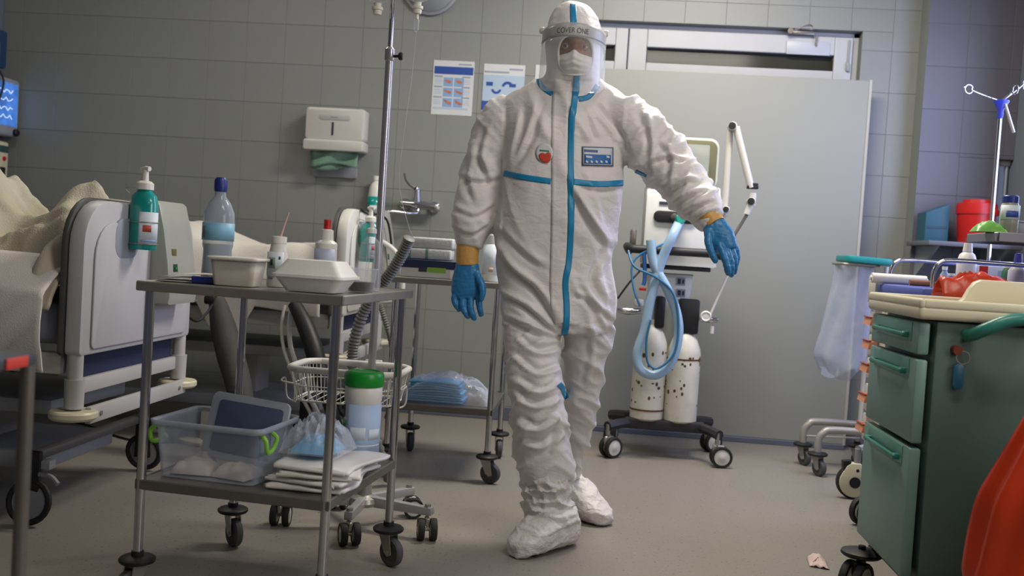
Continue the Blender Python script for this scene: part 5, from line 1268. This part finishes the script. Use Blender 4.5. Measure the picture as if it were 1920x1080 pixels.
# ---- overshoes
OVERM = crumple(mat('overshoe_fabric', 'd0ccc8', 0.48, 0, 0.04, 5), (14, 14, 20), .5, .012)
def overshoe(heel, toe, ankle, seed):
    bm_ = BM(); d = toe - heel; L_ = d.length; d.normalize(); sd = Vector((d.y, -d.x, 0)); secs = []
    for t, w, h in ((-.10, .03, .06), (-.02, .055, .12), (.2, .068, .155), (.42, .072, .145), (.62, .072, .118), (.8, .066, .09), (.94, .052, .064), (1.03, .026, .038)):
        c = heel + d * L_ * t + Vector((0, 0, h / 2 + .001)); secs.append((c, sd * w, Vector((0, 0, h / 2))))
    loft(bm_, secs, 24, 2.6)
    loft(bm_, limb(ankle), 26, 2.1)
    me_ = fuse(bm_, .006, 4, 'overshoe'); c_, n_ = arrays(me_); d_ = np.zeros(len(c_))
    for i, p in enumerate(c_):
        q = Vector((p[0] * 9, p[1] * 9, p[2] * 24 + seed)); r_ = Vector((p[0] * 22 + p[2] * 14, p[1] * 20, p[2] * 16 + seed))
        k = min(1, max(.25, (p[2] - .05) / .1)); d_[i] = k * (.017 * max(0, 1 - abs(noise.noise(q)) * 2.6) ** 2 + .010 * max(0, 1 - abs(noise.noise(r_)) * 2.6) ** 2) - .004
        k2 = max(0, 1 - abs(p[2] - .155) / .03); d_[i] -= .007 * k2                         # elastic gather above the ankle
    c_ = c_ + n_ * d_[:, None]; c_[:, 2] = np.maximum(c_[:, 2], .002); c_ -= np.array(PR)
    me_.vertices.foreach_set('co', c_.ravel()); me_.update()
    return link('overshoe', me_, OVERM, per, 80)
o1 = overshoe(Vector((-.035, 3.365, 0)), Vector((-.20, 3.16, 0)), [(1030, 886, 43, .088, 3.335), (1027, 905, 46, .090, 3.335), (1025, 930, 44, .086, 3.335), (1026, 955, 46, .085, 3.335), (1030, 980, 44, .08, 3.335)], 3)
o2 = overshoe(Vector((-.11, 3.815, 0)), Vector((.105, 3.63, 0)), [(1058, 882, 27, .074, 3.755), (1050, 905, 30, .074, 3.775), (1040, 930, 31, .07, 3.785)], 11)
for (x, y) in ((973, 1036), (1012, 1041)):
    q = atz(x, y, .006) - PR; b = BM(); box(b, (0, 0, 0), (.05, .012, .008), .002); bmesh.ops.transform(b, matrix=Matrix.Translation((q.x, q.y + .004, .012)) @ Matrix.Rotation(R(30), 4, 'Z') @ Matrix.Rotation(R(-15), 4, 'Y'), verts=b.verts); finish('sole_strip', b, BLACK, o1)

# ================================================================== small things
def pump_bottle(label, loc, rotz, k=1.0, wire=True):
    t = thing('disinfectant_bottle', label, 'bottle', loc, rotz)
    bm = BM(); lathe(bm, [(0, 0), (.050 * k, 0), (.054 * k, .006), (.054 * k, .155 * k), (.048 * k, .185 * k), (.030 * k, .200 * k), (.026 * k, .208 * k), (0, .208 * k)], n=32, sy=.72); finish('body', bm, TEALL, t)
    bm = BM(); lathe(bm, [(0, .207 * k), (.030 * k, .207 * k), (.030 * k, .228 * k), (.022 * k, .236 * k), (.012 * k, .238 * k), (.010 * k, .275 * k), (0, .276 * k)], n=24); pm = finish('pump', bm, WHITEP, t)
    bm = BM(); tube(bm, [(-.018 * k, 0, .276 * k), (.0, 0, .281 * k), (.018 * k, 0, .279 * k)], .0085 * k, 10, smooth=False); finish('pump_head', bm, WHITEP, pm)
    curved_label(t, 'label', .0548 * k, .018 * k, .13 * k, -72, 30, LABELW, .72)
    curved_label(t, 'label_red_spot', .0556 * k, .062 * k, .085 * k, -55, -20, mat('label_red', 'b5513c', .5), .72); curved_label(t, 'label_blue_line', .0556 * k, .028 * k, .034 * k, -60, 10, PLB, .72)
    if wire:
        for z in (.095 * k, .02 * k):
            bm = BM(); tube(bm, [(.0575 * k * math.cos(a), .0575 * k * .74 * math.sin(a), z) for a in [2 * PI * q / 20 for q in range(20)]], .0016, 6, 1, closed=True); finish('wire_ring', bm, STEEL, t)
        bm = BM(); tube(bm, [(-.05 * k, .02, .095 * k), (-.055 * k, .03, .2 * k), (-.06 * k, .02, .215 * k), (-.09 * k, -.0, .21 * k), (-.10 * k, .03, .195 * k)], .0016, 6); finish('wire_hook', bm, STEEL, t)
    return t
q = atx(266, 468, -1.565)
pump_bottle('teal disinfectant pump bottle hung on the grey footboard', (q.x, q.y, q.z), R(-20), 1.0)
q = aty(668, 490, 4.62)
pump_bottle('teal disinfectant pump bottle hung on the white footboard', (B2.x + .095, 4.66, q.z - .0), R(-15), .92)

# ---- on the near trolley's top
def on1(px_, py_, z=.846): q = atz(px_, py_, .846); return q
t = bottle('water_bottle', 'large water bottle with a blue cap and blue label on the steel trolley', 'bottle', t1(.06, .27), [(0, 0), (.040, 0), (.043, .006), (.0405, .05), (.0395, .09), (.0425, .10), (.043, .175), (.0415, .195), (.030, .222), (.016, .240), (.015, .258), (0, .258)], CLEARB,
       parts=(('water', [(0, .004), (.041, .006), (.0385, .09), (.0405, .105), (0, .105)], mat('cloudy_water', '8fa3b8', .15, film=.45)), ('cap', [(0, .254), (.0175, .254), (.0185, .262), (.0185, .285), (.013, .294), (0, .295)], BLUEP)))
curved_label(t, 'label', .0438, .115, .165, -180, 180, LABELB); curved_label(t, 'label_green_edge', .0444, .115, .165, -178, -160, GREENP); curved_label(t, 'label_panel', .0444, .122, .155, -150, -122, mat('label_grey_text', '6a7488', .5))
t = thing('food_tub', 'translucent plastic food tub filled with beige food on the steel trolley', 'tub', t1(.205, .115))
def taper(bm, w0, d0, w1, d1, z0, z1, r=.012, n=4):
    A = rrect(-w0 / 2, -d0 / 2, w0 / 2, d0 / 2, r, n); B = rrect(-w1 / 2, -d1 / 2, w1 / 2, d1 / 2, r * 1.3, n); m_ = len(A)
    VA = [bm.verts.new((x, y, z0)) for x, y in A]; VB = [bm.verts.new((x, y, z1)) for x, y in B]
    for i in range(m_): bm.faces.new((VA[i], VA[(i + 1) % m_], VB[(i + 1) % m_], VB[i]))
    return VA, VB
bm = BM(); A_, B_ = taper(bm, .105, .085, .125, .105, .001, .072); bm.faces.new(A_); solid(finish('tub', bm, mat('cloudy_plastic', 'd0cbbd', .35, film=.72), t), .0012)
bm = BM(); A_, B_ = taper(bm, .101, .081, .115, .095, .003, .045); bm.faces.new(A_); bm.faces.new(B_); finish('food', bm, mat('beige_food', 'b3a684', .7, 0, .15, 40), t)
bm = BM(); taper(bm, .124, .104, .138, .118, .070, .075); taper(bm, .138, .118, .138, .118, .075, .067); solid(finish('rim', bm, mat('cloudy_rim', 'd6d3c9', .35), t), .001)
t = thing('foam_food_box', 'white foam clamshell food box on the steel trolley', 'food box', t1(.435, .095), R(-4))
bm = BM(); A_, B_ = taper(bm, .13, .11, .185, .15, .001, .040, .015); bm.faces.new(A_); finish('base', bm, FOAM, t); 
bm = BM(); A_, B_ = taper(bm, .187, .152, .135, .105, .042, .082, .015); bm.faces.new(B_); finish('lid', bm, FOAM, t)
bm = BM(); A_, B_ = taper(bm, .195, .160, .195, .160, .037, .044, .018); bm.faces.new(A_); bm.faces.new(B_); finish('flange', bm, FOAM, t)
t = thing('folded_leaflet', 'white folded leaflet with blue spine on the steel trolley', 'leaflet', t1(.068, .13), R(10))
for k in range(3):
    bm = BM(); grid(bm, 8, 4, lambda u, v: Vector((-.08 + .16 * u, -.055 + .11 * v, .002 + .004 * k + .010 * k * math.sin(PI * u * .6) * (1 - u * .5)))); solid(finish('page', bm, PAPER, t, 60), .0015)
bm = BM(); box(bm, (.045, -.058, .010), (.075, .012, .018), .003); finish('blue_spine', bm, BLUEP, t)
t = bottle('squeeze_bottle', 'white squeeze bottle with a straw and round badge on the steel trolley', 'bottle', t1(.277, .20), [(0, 0), (.026, 0), (.0275, .004), (.0265, .085), (.022, .105), (.0205, .12), (0, .12)], mat('milk_plastic', 'd3d1cb', .4),
       parts=(('collar', [(0, .118), (.022, .119), (.0215, .137), (0, .139)], WHITEP),))
bm = BM(); tube(bm, [(.004, 0, .135), (.012, 0, .165), (.024, 0, .205)], .0034, 8, rs=[.0036, .003, .0022]); finish('straw', bm, mat('pink_straw', 'cfa79c', .4), t)
curved_label(t, 'label', .0283, .03, .095, -150, -40, LABELW); curved_label(t, 'round_badge', .0288, .05, .08, -125, -85, mat('badge_sage', '7d9486', .5)); curved_label(t, 'dark_mark', .0292, .058, .075, -112, -98, INK); curved_label(t, 'dark_mark', .0288, .02, .034, -125, -95, mat('mark_grey', '8b8f94', .5)); curved_label(t, 'dark_mark', .0290, .075, .083, -68, -58, INK)
t = bottle('dropper_bottle', 'white bottle with a red nozzle cap on the steel trolley', 'bottle', t1(.335, .40), [(0, 0), (.030, 0), (.032, .005), (.032, .125), (.028, .13), (.020, .135), (.0185, .165), (.013, .167), (0, .168)], WHITEP,
       parts=(('red_cap', [(0, .167), (.0105, .167), (.010, .195), (0, .196)], REDP),))
curved_label(t, 'label', .0328, .02, .11, -160, -20, mat('label_lilac', 'aab0c6', .5)); curved_label(t, 'label_line', .0334, .065, .07, -150, -30, PGR)
t = bottle('pump_flask', 'clear empty flask with a white top beside the cup of dark drink', 'bottle', t1(.485, .36), [(0, 0), (.030, 0), (.031, .004), (.031, .115), (.026, .138), (.0135, .15), (.0125, .165), (0, .165)], CLEAR,
       parts=(('cap', [(0, .163), (.016, .163), (.015, .175), (.008, .179), (.008, .196), (0, .197)], mat('clear_cap', 'cfd2d0', .3)),))
bm = BM(); tube(bm, [(-.004, 0, .163), (-.006, 0, .08), (-.008, 0, .02)], .005, 8); finish('dip_tube', bm, CLEAR, t)
t = thing('drink_cup', 'clear plastic cup with dark red drink on the steel trolley', 'cup', t1(.497, .17)); t.location = t1(.512, .225)
bm = BM(); lathe(bm, [(0, .001), (.030, .001), (.034, .003), (.043, .062), (.045, .063), (.045, .066)], n=28); solid(finish('cup', bm, CLEAR, t), .001)
bm = BM(); lathe(bm, [(0, .003), (.033, .0035), (.0365, .028), (0, .028)], n=28); finish('drink', bm, mat('dark_red_drink', '240606', .3, spec=.2), t)

# ---- on the near trolley's lower shelf
ZL = .326
bxp = t1(.17, .165, ZL); t = thing('storage_box', 'clear plastic storage box with lime clips on the lower trolley shelf', 'storage box', bxp, T1R)
BOXM = mat('cloudy_box', 'c3cbd8', .3, 0, .03, film=.10); LIME = mat('lime_clip', '8fd045', .4)
bm = BM(); A_, B_ = taper(bm, .27, .215, .30, .245, .001, .15, .02); bm.faces.new(A_); solid(finish('tub', bm, BOXM, t), .0018)
bm = BM(); taper(bm, .299, .244, .32, .265, .148, .154, .022); taper(bm, .32, .265, .32, .265, .154, .138, .022); solid(finish('rim', bm, mat('box_rim', 'b9c1cc', .3, film=.45), t), .0018)
for s in (-1, 1):
    bm = BM(); tube(bm, [(s * .150, -.10, .135), (s * .166, -.105, .12), (s * .166, -.095, .09), (s * .162, -.055, .09), (s * .168, -.045, .12), (s * .155, -.05, .135)], .006, 8); finish('clip', bm, LIME, t)
for (x, y, w, d, a, m) in ((-.06, -.02, .12, .09, 10, 'd8d2c8'), (.05, -.04, .14, .07, -15, 'e0dad2'), (.06, .03, .10, .08, 20, 'cfc9c2'), (.02, .0, .09, .09, 40, 'd8cfc8')):
    pass
for k, (x, y, w, d, a) in enumerate(((-.066, -.035, .11, .10, 8), (.058, -.035, .11, .10, -10), (-.095, .06, .06, .06, 6))):
    t2 = thing('cloth_pack', ('pale folded cloth pack at the end of the storage box', 'pale cloth pack under the lime clip in the storage box', 'pale cloth pack at the back of the storage box')[k], 'cloth pack', Matrix.Translation(bxp) @ Matrix.Rotation(T1R, 4, 'Z') @ Vector((x, y, .004)), T1R + R(a))
    bm = BM(); grid(bm, 16, 12, lambda u, v: Vector((-w / 2 + w * u, -d / 2 + d * v, .002 + .045 * (math.sin(PI * u) * math.sin(PI * v)) ** .35 * (.75 + .3 * noise.noise(Vector((u * 4 + k, v * 4, k)))))))
    finish('folds', bm, mat('pinkish_cloth', 'd5cbc6', .85), t2, 80); bm = BM(); box(bm, (0, 0, .004), (w * .96, d * .96, .006), .002); finish('wrap', bm, FILM, t2)
t = thing('box_lid', 'translucent lid with blue-grey centre propped inside the storage box', 'lid', Matrix.Translation(bxp) @ Matrix.Rotation(T1R, 4, 'Z') @ Vector((.005, .05, .02)), T1R + R(-6))
Mt = Matrix.Rotation(R(-14), 4, 'X') @ Matrix.Rotation(R(3), 4, 'Y')
bm = BM(); prism(bm, rrect(-.115, .0, .135, .185, .018, 4), 'y', -.006, .006, .003); bmesh.ops.transform(bm, matrix=Mt, verts=bm.verts); finish('rim', bm, mat('lid_rim', 'c4cad2', .35, film=.8), t)
bm = BM(); prism(bm, rrect(-.088, .02, .12, .165, .012, 4), 'y', -.0085, -.0055, .001); bmesh.ops.transform(bm, matrix=Mt, verts=bm.verts); finish('centre', bm, mat('lid_slate', '5b6684', .45), t)
bm = BM()
t = bottle('wipes_canister', 'white wipes canister with a green lid on the lower trolley shelf', 'canister', t1(.475, .40, ZL), [(0, 0), (.050, 0), (.053, .004), (.053, .195), (.055, .20), (.055, .235), (.052, .24), (0, .24)], WHITEP, rotz=R(5),
       parts=(('lid', [(0, .24), (.0555, .24), (.058, .244), (.058, .272), (.055, .279), (.046, .283), (.044, .280), (0, .280)], GREENP),))
curved_label(t, 'label', .0538, .02, .19, -135, 10, mat('label_pale_blue', 'a5bcd8', .5)); curved_label(t, 'label_panel', .0545, .09, .125, -120, -70, LABELW); curved_label(t, 'label_panel', .0545, .09, .12, -60, -15, LABELW); curved_label(t, 'label_rule', .0545, .07, .074, -125, -10, LABELW); curved_label(t, 'green_mark', .0545, .12, .14, -165, -140, GREENP); curved_label(t, 'dark_mark', .0545, .15, .185, -160, -148, INK)
bm = BM(); lathe(bm, [(0, 0), (.011, 0), (.0125, .004), (.0125, .016), (.011, .02), (0, .02)], n=16)
# bag of blue caps and a pile of white cloths
t = thing('plastic_bag', 'clear bag of light blue caps on the lower trolley shelf', 'bag', t1(.41, .235, ZL + .072), T1R)
def pouch(w, d, h, seed, rough=.4):
    def f(u, v):
        e = (math.sin(PI * u) * math.sin(PI * v)); return Vector((-w / 2 + w * u, -d / 2 + d * v, .002 + h * e ** .4 * (.7 + rough * ridged(Vector((u * 5 + seed, v * 5, seed))))))
    return f
bm = BM(); grid(bm, 24, 18, pouch(.12, .12, .045, 3)); finish('blue_caps', bm, mat('sky_cloth', '5fa8d3', .7, 0, .1), t, 80)
bm = BM(); grid(bm, 30, 22, pouch(.17, .16, .085, 7, .6)); finish('film', bm, FILM, t, 80)
for k in range(4):
    t = thing('white_cloth', ('folded white cloth at the bottom of the pile on the lower shelf', 'second white cloth in the pile on the lower shelf', 'third white cloth in the pile, overhanging the shelf', 'topmost white cloth under the bag of blue caps')[k], 'cloth', t1(.435 + .006 * k, .19 + .008 * k, ZL + .0155 * k), T1R + R((4, -6, 8, -3)[k]))
    def cl(u, v, k=k):
        x = -.105 + .215 * u; y = -.125 + .27 * v
        z = .001 + .003 * math.sin(u * 7 + k) + .003 * noise.noise(Vector((u * 5, v * 5, k)))
        return Vector((x + .012 * math.sin(v * 5 + k), y, max(.0, z + .002)))
    bm = BM(); grid(bm, 24, 24, cl); solid(finish('fabric', bm, mat('cloth_white', 'e2e0dc', .8), t, 80), .008, 1)
    bm = BM(); tube(bm, [(-.1, -.125, .005), (0, -.128, .006), (.1, -.125, .005)], .0045, 8); finish('folded_edge', bm, PAPER, t)

# ---- on the far trolley
def t2p(x, y, z=.846): return Vector((T2L.x + x, T2L.y + y, z))
t = thing('glove_carton', 'navy and white carton with a lime label on the far trolley', 'carton', t2p(.14, .14))
bm = BM(); box(bm, (0, 0, .020), (.25, .12, .04), .002, 1); finish('base', bm, mat('carton_grey', 'b9b9b6', .6), t)
bm = BM(); box(bm, (0, 0, .058), (.25, .12, .036), .002, 1); finish('navy_top', bm, NAVY, t)
bm = BM(); box(bm, (.03, -.0605, .034), (.08, .002, .022)); finish('lime_label', bm, mat('lime_label', '7aa63a', .5), t, 0)
bm = BM(); box(bm, (-.03, -.0608, .034), (.035, .002, .02)); finish('dark_label', bm, INK, t, 0)
bm = BM(); box(bm, (.105, -.0605, .018), (.03, .002, .034)); finish('white_label', bm, WHITEP, t, 0)
for k, (x, y, z) in enumerate(((.12, .15, .923), (.125, .155, .971))):
    t = thing('towel_pack', ('wrapped paper towel pack with green bands, lower of two on the carton', 'wrapped paper towel pack with a green band, on top of another')[k], 'towel pack', t2p(x, y, z))
    bm = BM(); box(bm, (0, 0, .0235), (.21, .10, .046), .008, 3); finish('towels', bm, mat('towel_white', 'c8c8c0', .7, 0, .06, 12, .3, 60), t)
    for dx in ((-.075, .0) if k == 0 else (-.075,)):
        bm = BM(); box(bm, (dx, 0, .0235), (.018, .102, .0475), .006, 3); finish('green_band', bm, mat('band_green', '2f7a62', .5), t)
    bm = BM(); box(bm, (0, 0, .0237), (.214, .104, .0472), .009, 3); finish('film', bm, FILM, t)
t = bottle('cleaner_bottle', 'tall white cleaner bottle with a green cap on the far trolley', 'bottle', t2p(.395, .16), [(0, 0), (.036, 0), (.038, .005), (.038, .175), (.034, .20), (.028, .205), (.026, .22), (0, .22)], mat('pale_cleaner', 'cdd0ca', .35),
       parts=(('collar', [(0, .215), (.030, .215), (.030, .228), (0, .229)], WHITEP), ('green_cap', [(0, .228), (.022, .228), (.020, .25), (.012, .258), (0, .259)], mat('bright_green', '1fa83a', .4))))
curved_label(t, 'label', .0388, .03, .16, -160, -20, LABELW); curved_label(t, 'label_print', .0393, .04, .06, -100, -70, mat('print_tan', 'b59a80', .5))
t = thing('mask_pack', 'clear pack of light blue masks on the far trolley lower shelf', 'mask pack', t2p(.19, .17, .312))
random.seed(5)
for k in range(9):
    bm = BM(); w, d = .25 - .004 * k, .15
    grid(bm, 14, 6, lambda u, v: Vector((-w / 2 + w * u + .006 * math.sin(k * 2.1), -d / 2 + d * v, .003 + .0105 * k + .004 * math.sin(u * 6 + k) * (k / 9) - .012 * (k / 9) * (2 * u - 1) ** 2)))
    solid(finish('mask', bm, mat('mask_blue_%d' % (k % 2), ('5fa6cf', '4d93c2')[k % 2], .7), t, 60), .008)
bm = BM(); grid(bm, 34, 22, lambda u, v: pouch(.40, .22, .125, 5, .35)(u, v) + Vector((.04, 0, 0))); finish('film', bm, FILM, t, 80)

# soap bottle in a wall bracket
q = aty(703, 360, 5.66)
t = bottle('wall_soap_bottle', 'white bottle with a teal band held on the tiled wall', 'bottle', (q.x, 5.675, aty(703, 418, 5.675).z), [(0, 0), (.040, 0), (.042, .005), (.042, .15), (.036, .20), (.026, .225), (.018, .232), (.016, .245), (0, .245)], WHITEP,
       parts=(('cap', [(0, .244), (.019, .245), (.019, .27), (0, .271)], WHITEP),))
curved_label(t, 'teal_band', .0427, .055, .15, -180, 180, TEALL); curved_label(t, 'label', .0434, .06, .10, -120, -60, LABELW)
bm = BM(); tube(bm, [(.044 * math.cos(a), .044 * math.sin(a), .03) for a in [2 * PI * k / 20 for k in range(20)]], .003, 6, 1, closed=True); box(bm, (0, .05, .02), (.03, .01, .06), .002); finish('bracket', bm, STEEL, t)

# ---- equipment between and under the beds
DG = mat('dark_padding', '3c3e3c', .75, 0, .12, 8, .2, 40)
p_top, p_bot = aty(410, 568, 4.28), Vector((0, 0, 0)); gb = atz(458, 872)
t = thing('padded_support', 'dark grey padded support leaning between the beds', 'support', (gb.x, gb.y, 0)); g = Vector(gb)
P_ = [aty(407, 562, 4.25), aty(418, 610, 4.22), aty(432, 665, 4.18), aty(448, 725, 4.13), aty(456, 790, 4.1), Vector((gb.x, gb.y, .02))]
bm = BM(); tube(bm, [p - g for p in P_], .05, 14, 6, rs=[.035, .055, .06, .055, .05, .05]); finish('padding', bm, DG, t)
bm = BM(); lathe(bm, [(0, 0), (.08, 0), (.085, .01), (.06, .035), (0, .04)], n=20); finish('foot', bm, BLACK, t)
bm = BM(); box(bm, P_[0] - g + Vector((-.02, -.02, .0)), (.05, .05, .04), .01); finish('clamp', bm, BLACK, t)
gb = atz(655, 880); g = Vector(gb)
t = thing('black_support', 'slim black support leaning beside the white footboard', 'support', (gb.x, gb.y, 0))
P_ = [aty(552, 570, 4.35), aty(572, 610, 4.3), aty(590, 660, 4.25), aty(612, 740, 4.2), Vector((gb.x, gb.y, .015))]
bm = BM(); tube(bm, [p - g for p in P_], .03, 12, 6, rs=[.03, .038, .042, .03, .025]); finish('sleeve', bm, BLACK, t)
bm = BM(); lathe(bm, [(0, 0), (.06, 0), (.062, .01), (.03, .025), (0, .03)], n=20); finish('foot', bm, BLACK, t)
# white twin stand tubes near the sheet corner
for (x, lab) in ((534, 'thin white tube looping down from the raised bed beside the sheet corner'), (548, 'thicker white tube looping down from the raised bed')):
    bm = BM(); P_ = [aty(x, 572, 4.38), aty(x - 6, 610, 4.36), aty(x - 3, 650, 4.34), aty(x + 10, 690, 4.3), aty(x + 30, 740, 4.27), aty(x + 60, 800, 4.25)]
    P_.append(Vector((P_[-1].x + .06, P_[-1].y, .012))); o = finish('drain_tube', tube(bm, P_, .008 if x < 540 else .011, 10), mat('white_tube', 'b9b8b2', .4), None); tag(o, lab, 'tube')
# corrugated breathing hoses
CORR = mat('corrugated_grey', '74756f', .5, 0, .08)
def corrug(label, pts, r):
    P_ = spline(pts, 16); bm = BM(); tube(bm, P_, r, 12, smooth=False, rs=[r * (1.0 + (.15 if k % 2 else -.15)) for k in range(len(P_))]); o = finish('corrugated_hose', bm, CORR, None, 60); return tag(o, label, 'hose')
corrug('grey corrugated hose crossing the white footboard down to the floor', [aty(768, 446, 3.75), aty(752, 480, 3.78), aty(730, 515, 3.8), aty(706, 545, 3.82), aty(682, 585, 3.84), aty(664, 640, 3.86), aty(662, 690, 3.86), aty(676, 760, 3.86), aty(700, 815, 3.87), tuple(atz(730, 900, .024))], .021)
corrug('slimmer grey corrugated hose hanging below the white footboard', [aty(712, 570, 4.9), aty(722, 600, 4.9), aty(733, 640, 4.9), aty(740, 690, 4.9), aty(738, 740, 4.9), aty(725, 785, 4.9)], .014)
# black cable on the white footboard
bm = BM(); tube(bm, [(B2.x + .10, 4.72, 1.10), (B2.x + .04, 4.70, 1.135), (B2.x + .03, 4.80, 1.128), (B2.x + .05, 4.90, 1.125), (B2.x + .10, 5.0, 1.10), (B2.x + .12, 5.05, .98)], .006, 8); o = finish('power_cable', bm, BLACK, None); tag(o, 'black cable draped over the top of the white footboard', 'cable')
# cable on the floor, shoe box and slippers under the raised bed, paper scrap
bm = BM(); tube(bm, [tuple(atz(x, y, .006)) for (x, y) in ((95, 782), (160, 796), (210, 815), (255, 826), (310, 829), (380, 832), (430, 845))], .005, 8); o = finish('floor_cable', bm, BLACK, None); tag(o, 'thin black cable lying on the floor under the near bed', 'cable')
bm = BM(); q1, q2 = aty(335, 575, 3.95), aty(395, 575, 4.22)
tube(bm, [aty(338, 570, 3.92), aty(350, 590, 3.98), aty(368, 602, 4.05), aty(385, 590, 4.12), aty(398, 572, 4.2)], .006, 8); o = finish('bed_cable', bm, BLACK, None); tag(o, 'black cable looping between the control box and the padded support', 'cable')
p = atz(412, 826); t = thing('carton', 'small white carton on the floor under the raised bed', 'carton', (p.x, p.y, 0), R(8))
bm = BM(); box(bm, (0, 0, .075), (.16, .12, .15), .003); finish('box', bm, mat('carton_cream', 'b9b5a8', .7), t); bm = BM(); box(bm, (.081, 0, .075), (.002, .1, .1)); finish('print', bm, INK, t, 0)
def slipper(p, rz, lab):
    t = thing('slipper', lab, 'slipper', (p.x, p.y, 0), rz, 'slippers under the raised bed')
    bm = BM(); prism(bm, [(.045 * math.cos(a) * (1 + .15 * math.cos(a)), .12 * math.sin(a)) for a in [2 * PI * k / 20 for k in range(20)]], 'z', .0, .02, .005); finish('sole', bm, mat('slipper_beige', 'a8a083', .7), t)
    bm = BM(); grid(bm, 12, 8, lambda u, v: Vector((.05 * math.cos(PI * u), .01 + .10 * v * math.sin(PI * .5), .02 + .045 * math.sin(PI * u) * (1 - .55 * v)))); solid(finish('strap', bm, mat('slipper_green', '3f6b52', .7), t, 80), .004)
slipper(atz(352, 830), R(50), 'beige slipper with a green strap under the raised bed')
p = atz(1532, 1056); t = thing('paper_scrap', 'crumpled pinkish paper scrap on the floor by the green cart', 'paper scrap', (p.x, p.y, 0))
bm = BM(); grid(bm, 10, 8, lambda u, v: Vector((-.035 + .06 * u + .01 * v, -.05 + .10 * v - .02 * u, .002 + .012 * max(0, ridged(Vector((u * 3, v * 3, 4)))) * math.sin(PI * u) + .012 * v * math.sin(PI * u)))); solid(finish('paper', bm, mat('pink_paper', 'c9b3ab', .8), t, 30), .0008)
bm = BM(); tube(bm, [(-.02, -.03, .014), (0, 0, .02), (.01, .03, .016)], .0015, 6); finish('crease', bm, mat('pink_paper', 'c9b3ab', .8), t)

# ---- monitor, drip pump and blue unit on the left wall
t = thing('patient_monitor', 'patient monitor with a lit blue screen on the left wall', 'monitor', (-3.62, 5.35, 1.6))
def L(px_, py_, X=-3.48): q = atx(px_, py_, X); return q
mc, mt_ = L(34, 258), L(30, 150)
MY0, MY1 = mc.y - .32, mc.y
bm = BM(); box(bm, (.09, (MY0 + MY1) / 2 - 5.35, (mc.z + mt_.z) / 2 - 1.6), (.09, .34, .34), .02, 3); finish('housing', bm, mat('monitor_grey', '9a9ea8', .4), t)
bm = BM(); box(bm, (.136, (MY0 + MY1) / 2 - 5.35, (mc.z + mt_.z) / 2 - 1.6 + .015), (.006, .29, .25), .003); scn = finish('screen', bm, mat('lit_screen', '3f6fc4', .3, 0, .5, 12, emit=.75), t)
for k in range(4):
    bm = BM(); tube(bm, [(.1405, (MY0 - 5.35) + .05 + .022 * j, (mc.z + mt_.z) / 2 - 1.6 + .09 - .05 * k + .012 * math.sin(j * 2.2 + k)) for j in range(10)], .0025, 5, 1); finish('trace', bm, mat('trace_white', 'cfe0ff', .3, emit=.8), scn)
bm = BM(); lathe(bm, [(0, 0), (.022, 0), (.022, .015), (.018, .02), (0, .02)], (.137, MY1 - 5.35 - .03, mc.z - 1.6 + .025), 16, M=Matrix.Rotation(PI / 2, 4, 'Y')); finish('dial', bm, BLACK, t)
bm = BM(); box(bm, (.022, (MY0 + MY1) / 2 - 5.35, 0), (.05, .1, .1), .005); finish('wall_bracket', bm, STEEL, t)
t = thing('module_rack', 'dark blue module hung above the monitor on the left wall', 'module', (-3.62, 5.5, 1.95))
a = L(16, 60); b_ = L(12, 130)
bm = BM(); box(bm, (.07, a.y - 5.5 - .09, (a.z + b_.z) / 2 - 1.95), (.14, .18, a.z - b_.z), .015); finish('case', bm, mat('module_blue', '1f3f66', .4), t)
bm = BM(); box(bm, (.141, a.y - 5.5 - .12, (a.z + b_.z) / 2 - 1.95 - .02), (.004, .08, .09), .002); finish('panel', bm, mat('panel_beige', '8f8b80', .5), t)
bm = BM(); tube(bm, [(.13, a.y - 5.5 - .08, b_.z - 1.95), (.16, a.y - 5.5 - .06, b_.z - 2.02), (.17, a.y - 5.5 - .10, b_.z - 2.12), (.17, a.y - 5.5 - .16, b_.z - 2.22), (.15, a.y - 5.5 - .24, b_.z - 2.2)], .006, 8); finish('lead', bm, BLACK, t)
t = thing('drip_pump', 'cream drip pump below the monitor on the left wall', 'pump', (-3.62, 5.5, 1.3))
a = L(18, 267); b_ = L(14, 338)
bm = BM(); box(bm, (.07, a.y - 5.5 - .08, (a.z + b_.z) / 2 - 1.3), (.14, .16, a.z - b_.z), .015); finish('case', bm, CREAM, t)
bm = BM(); box(bm, (.141, a.y - 5.5 - .07, a.z - 1.3 - .045), (.005, .11, .04), .002); finish('display', bm, mat('pump_display', '2f4f4c', .3), t)
bm = BM(); lathe(bm, [(0, 0), (.014, 0), (.012, .008), (0, .01)], (.14, a.y - 5.5 - .05, a.z - 1.3 - .10), 14, M=Matrix.Rotation(PI / 2, 4, 'Y')); finish('red_button', bm, REDP, t)
bm = BM(); box(bm, (.141, a.y - 5.5 - .06, a.z - 1.3 - .17), (.005, .05, .04), .002); finish('switch', bm, BLACK, t)

# ---- out-of-focus trolley at the left edge
fq = aty(45, 700, 1.55)
t = thing('side_table', 'dark steel side table corner with a red tag at the very front', 'table', (fq.x, 1.56, 0))
zt = aty(40, 672, 1.56).z
bm = BM(); box(bm, (-.165, -.13, zt), (.35, .28, .022), .006); finish('top', bm, mat('blurred_grey', '4c5058', .4, .4), t)
for (x, y) in ((0, 0), (-.33, 0), (0, -.26), (-.33, -.26)):
    bm = BM(); cyl(bm, (x, y, 0), (x, y, zt - .01), .0115, n=14); finish('leg', bm, DKSTEEL, t)
bm = BM(); box(bm, (.0115, -.05, zt), (.003, .06, .018), .001); finish('red_tag', bm, mat('tag_red', 'c23a2a', .5), t)
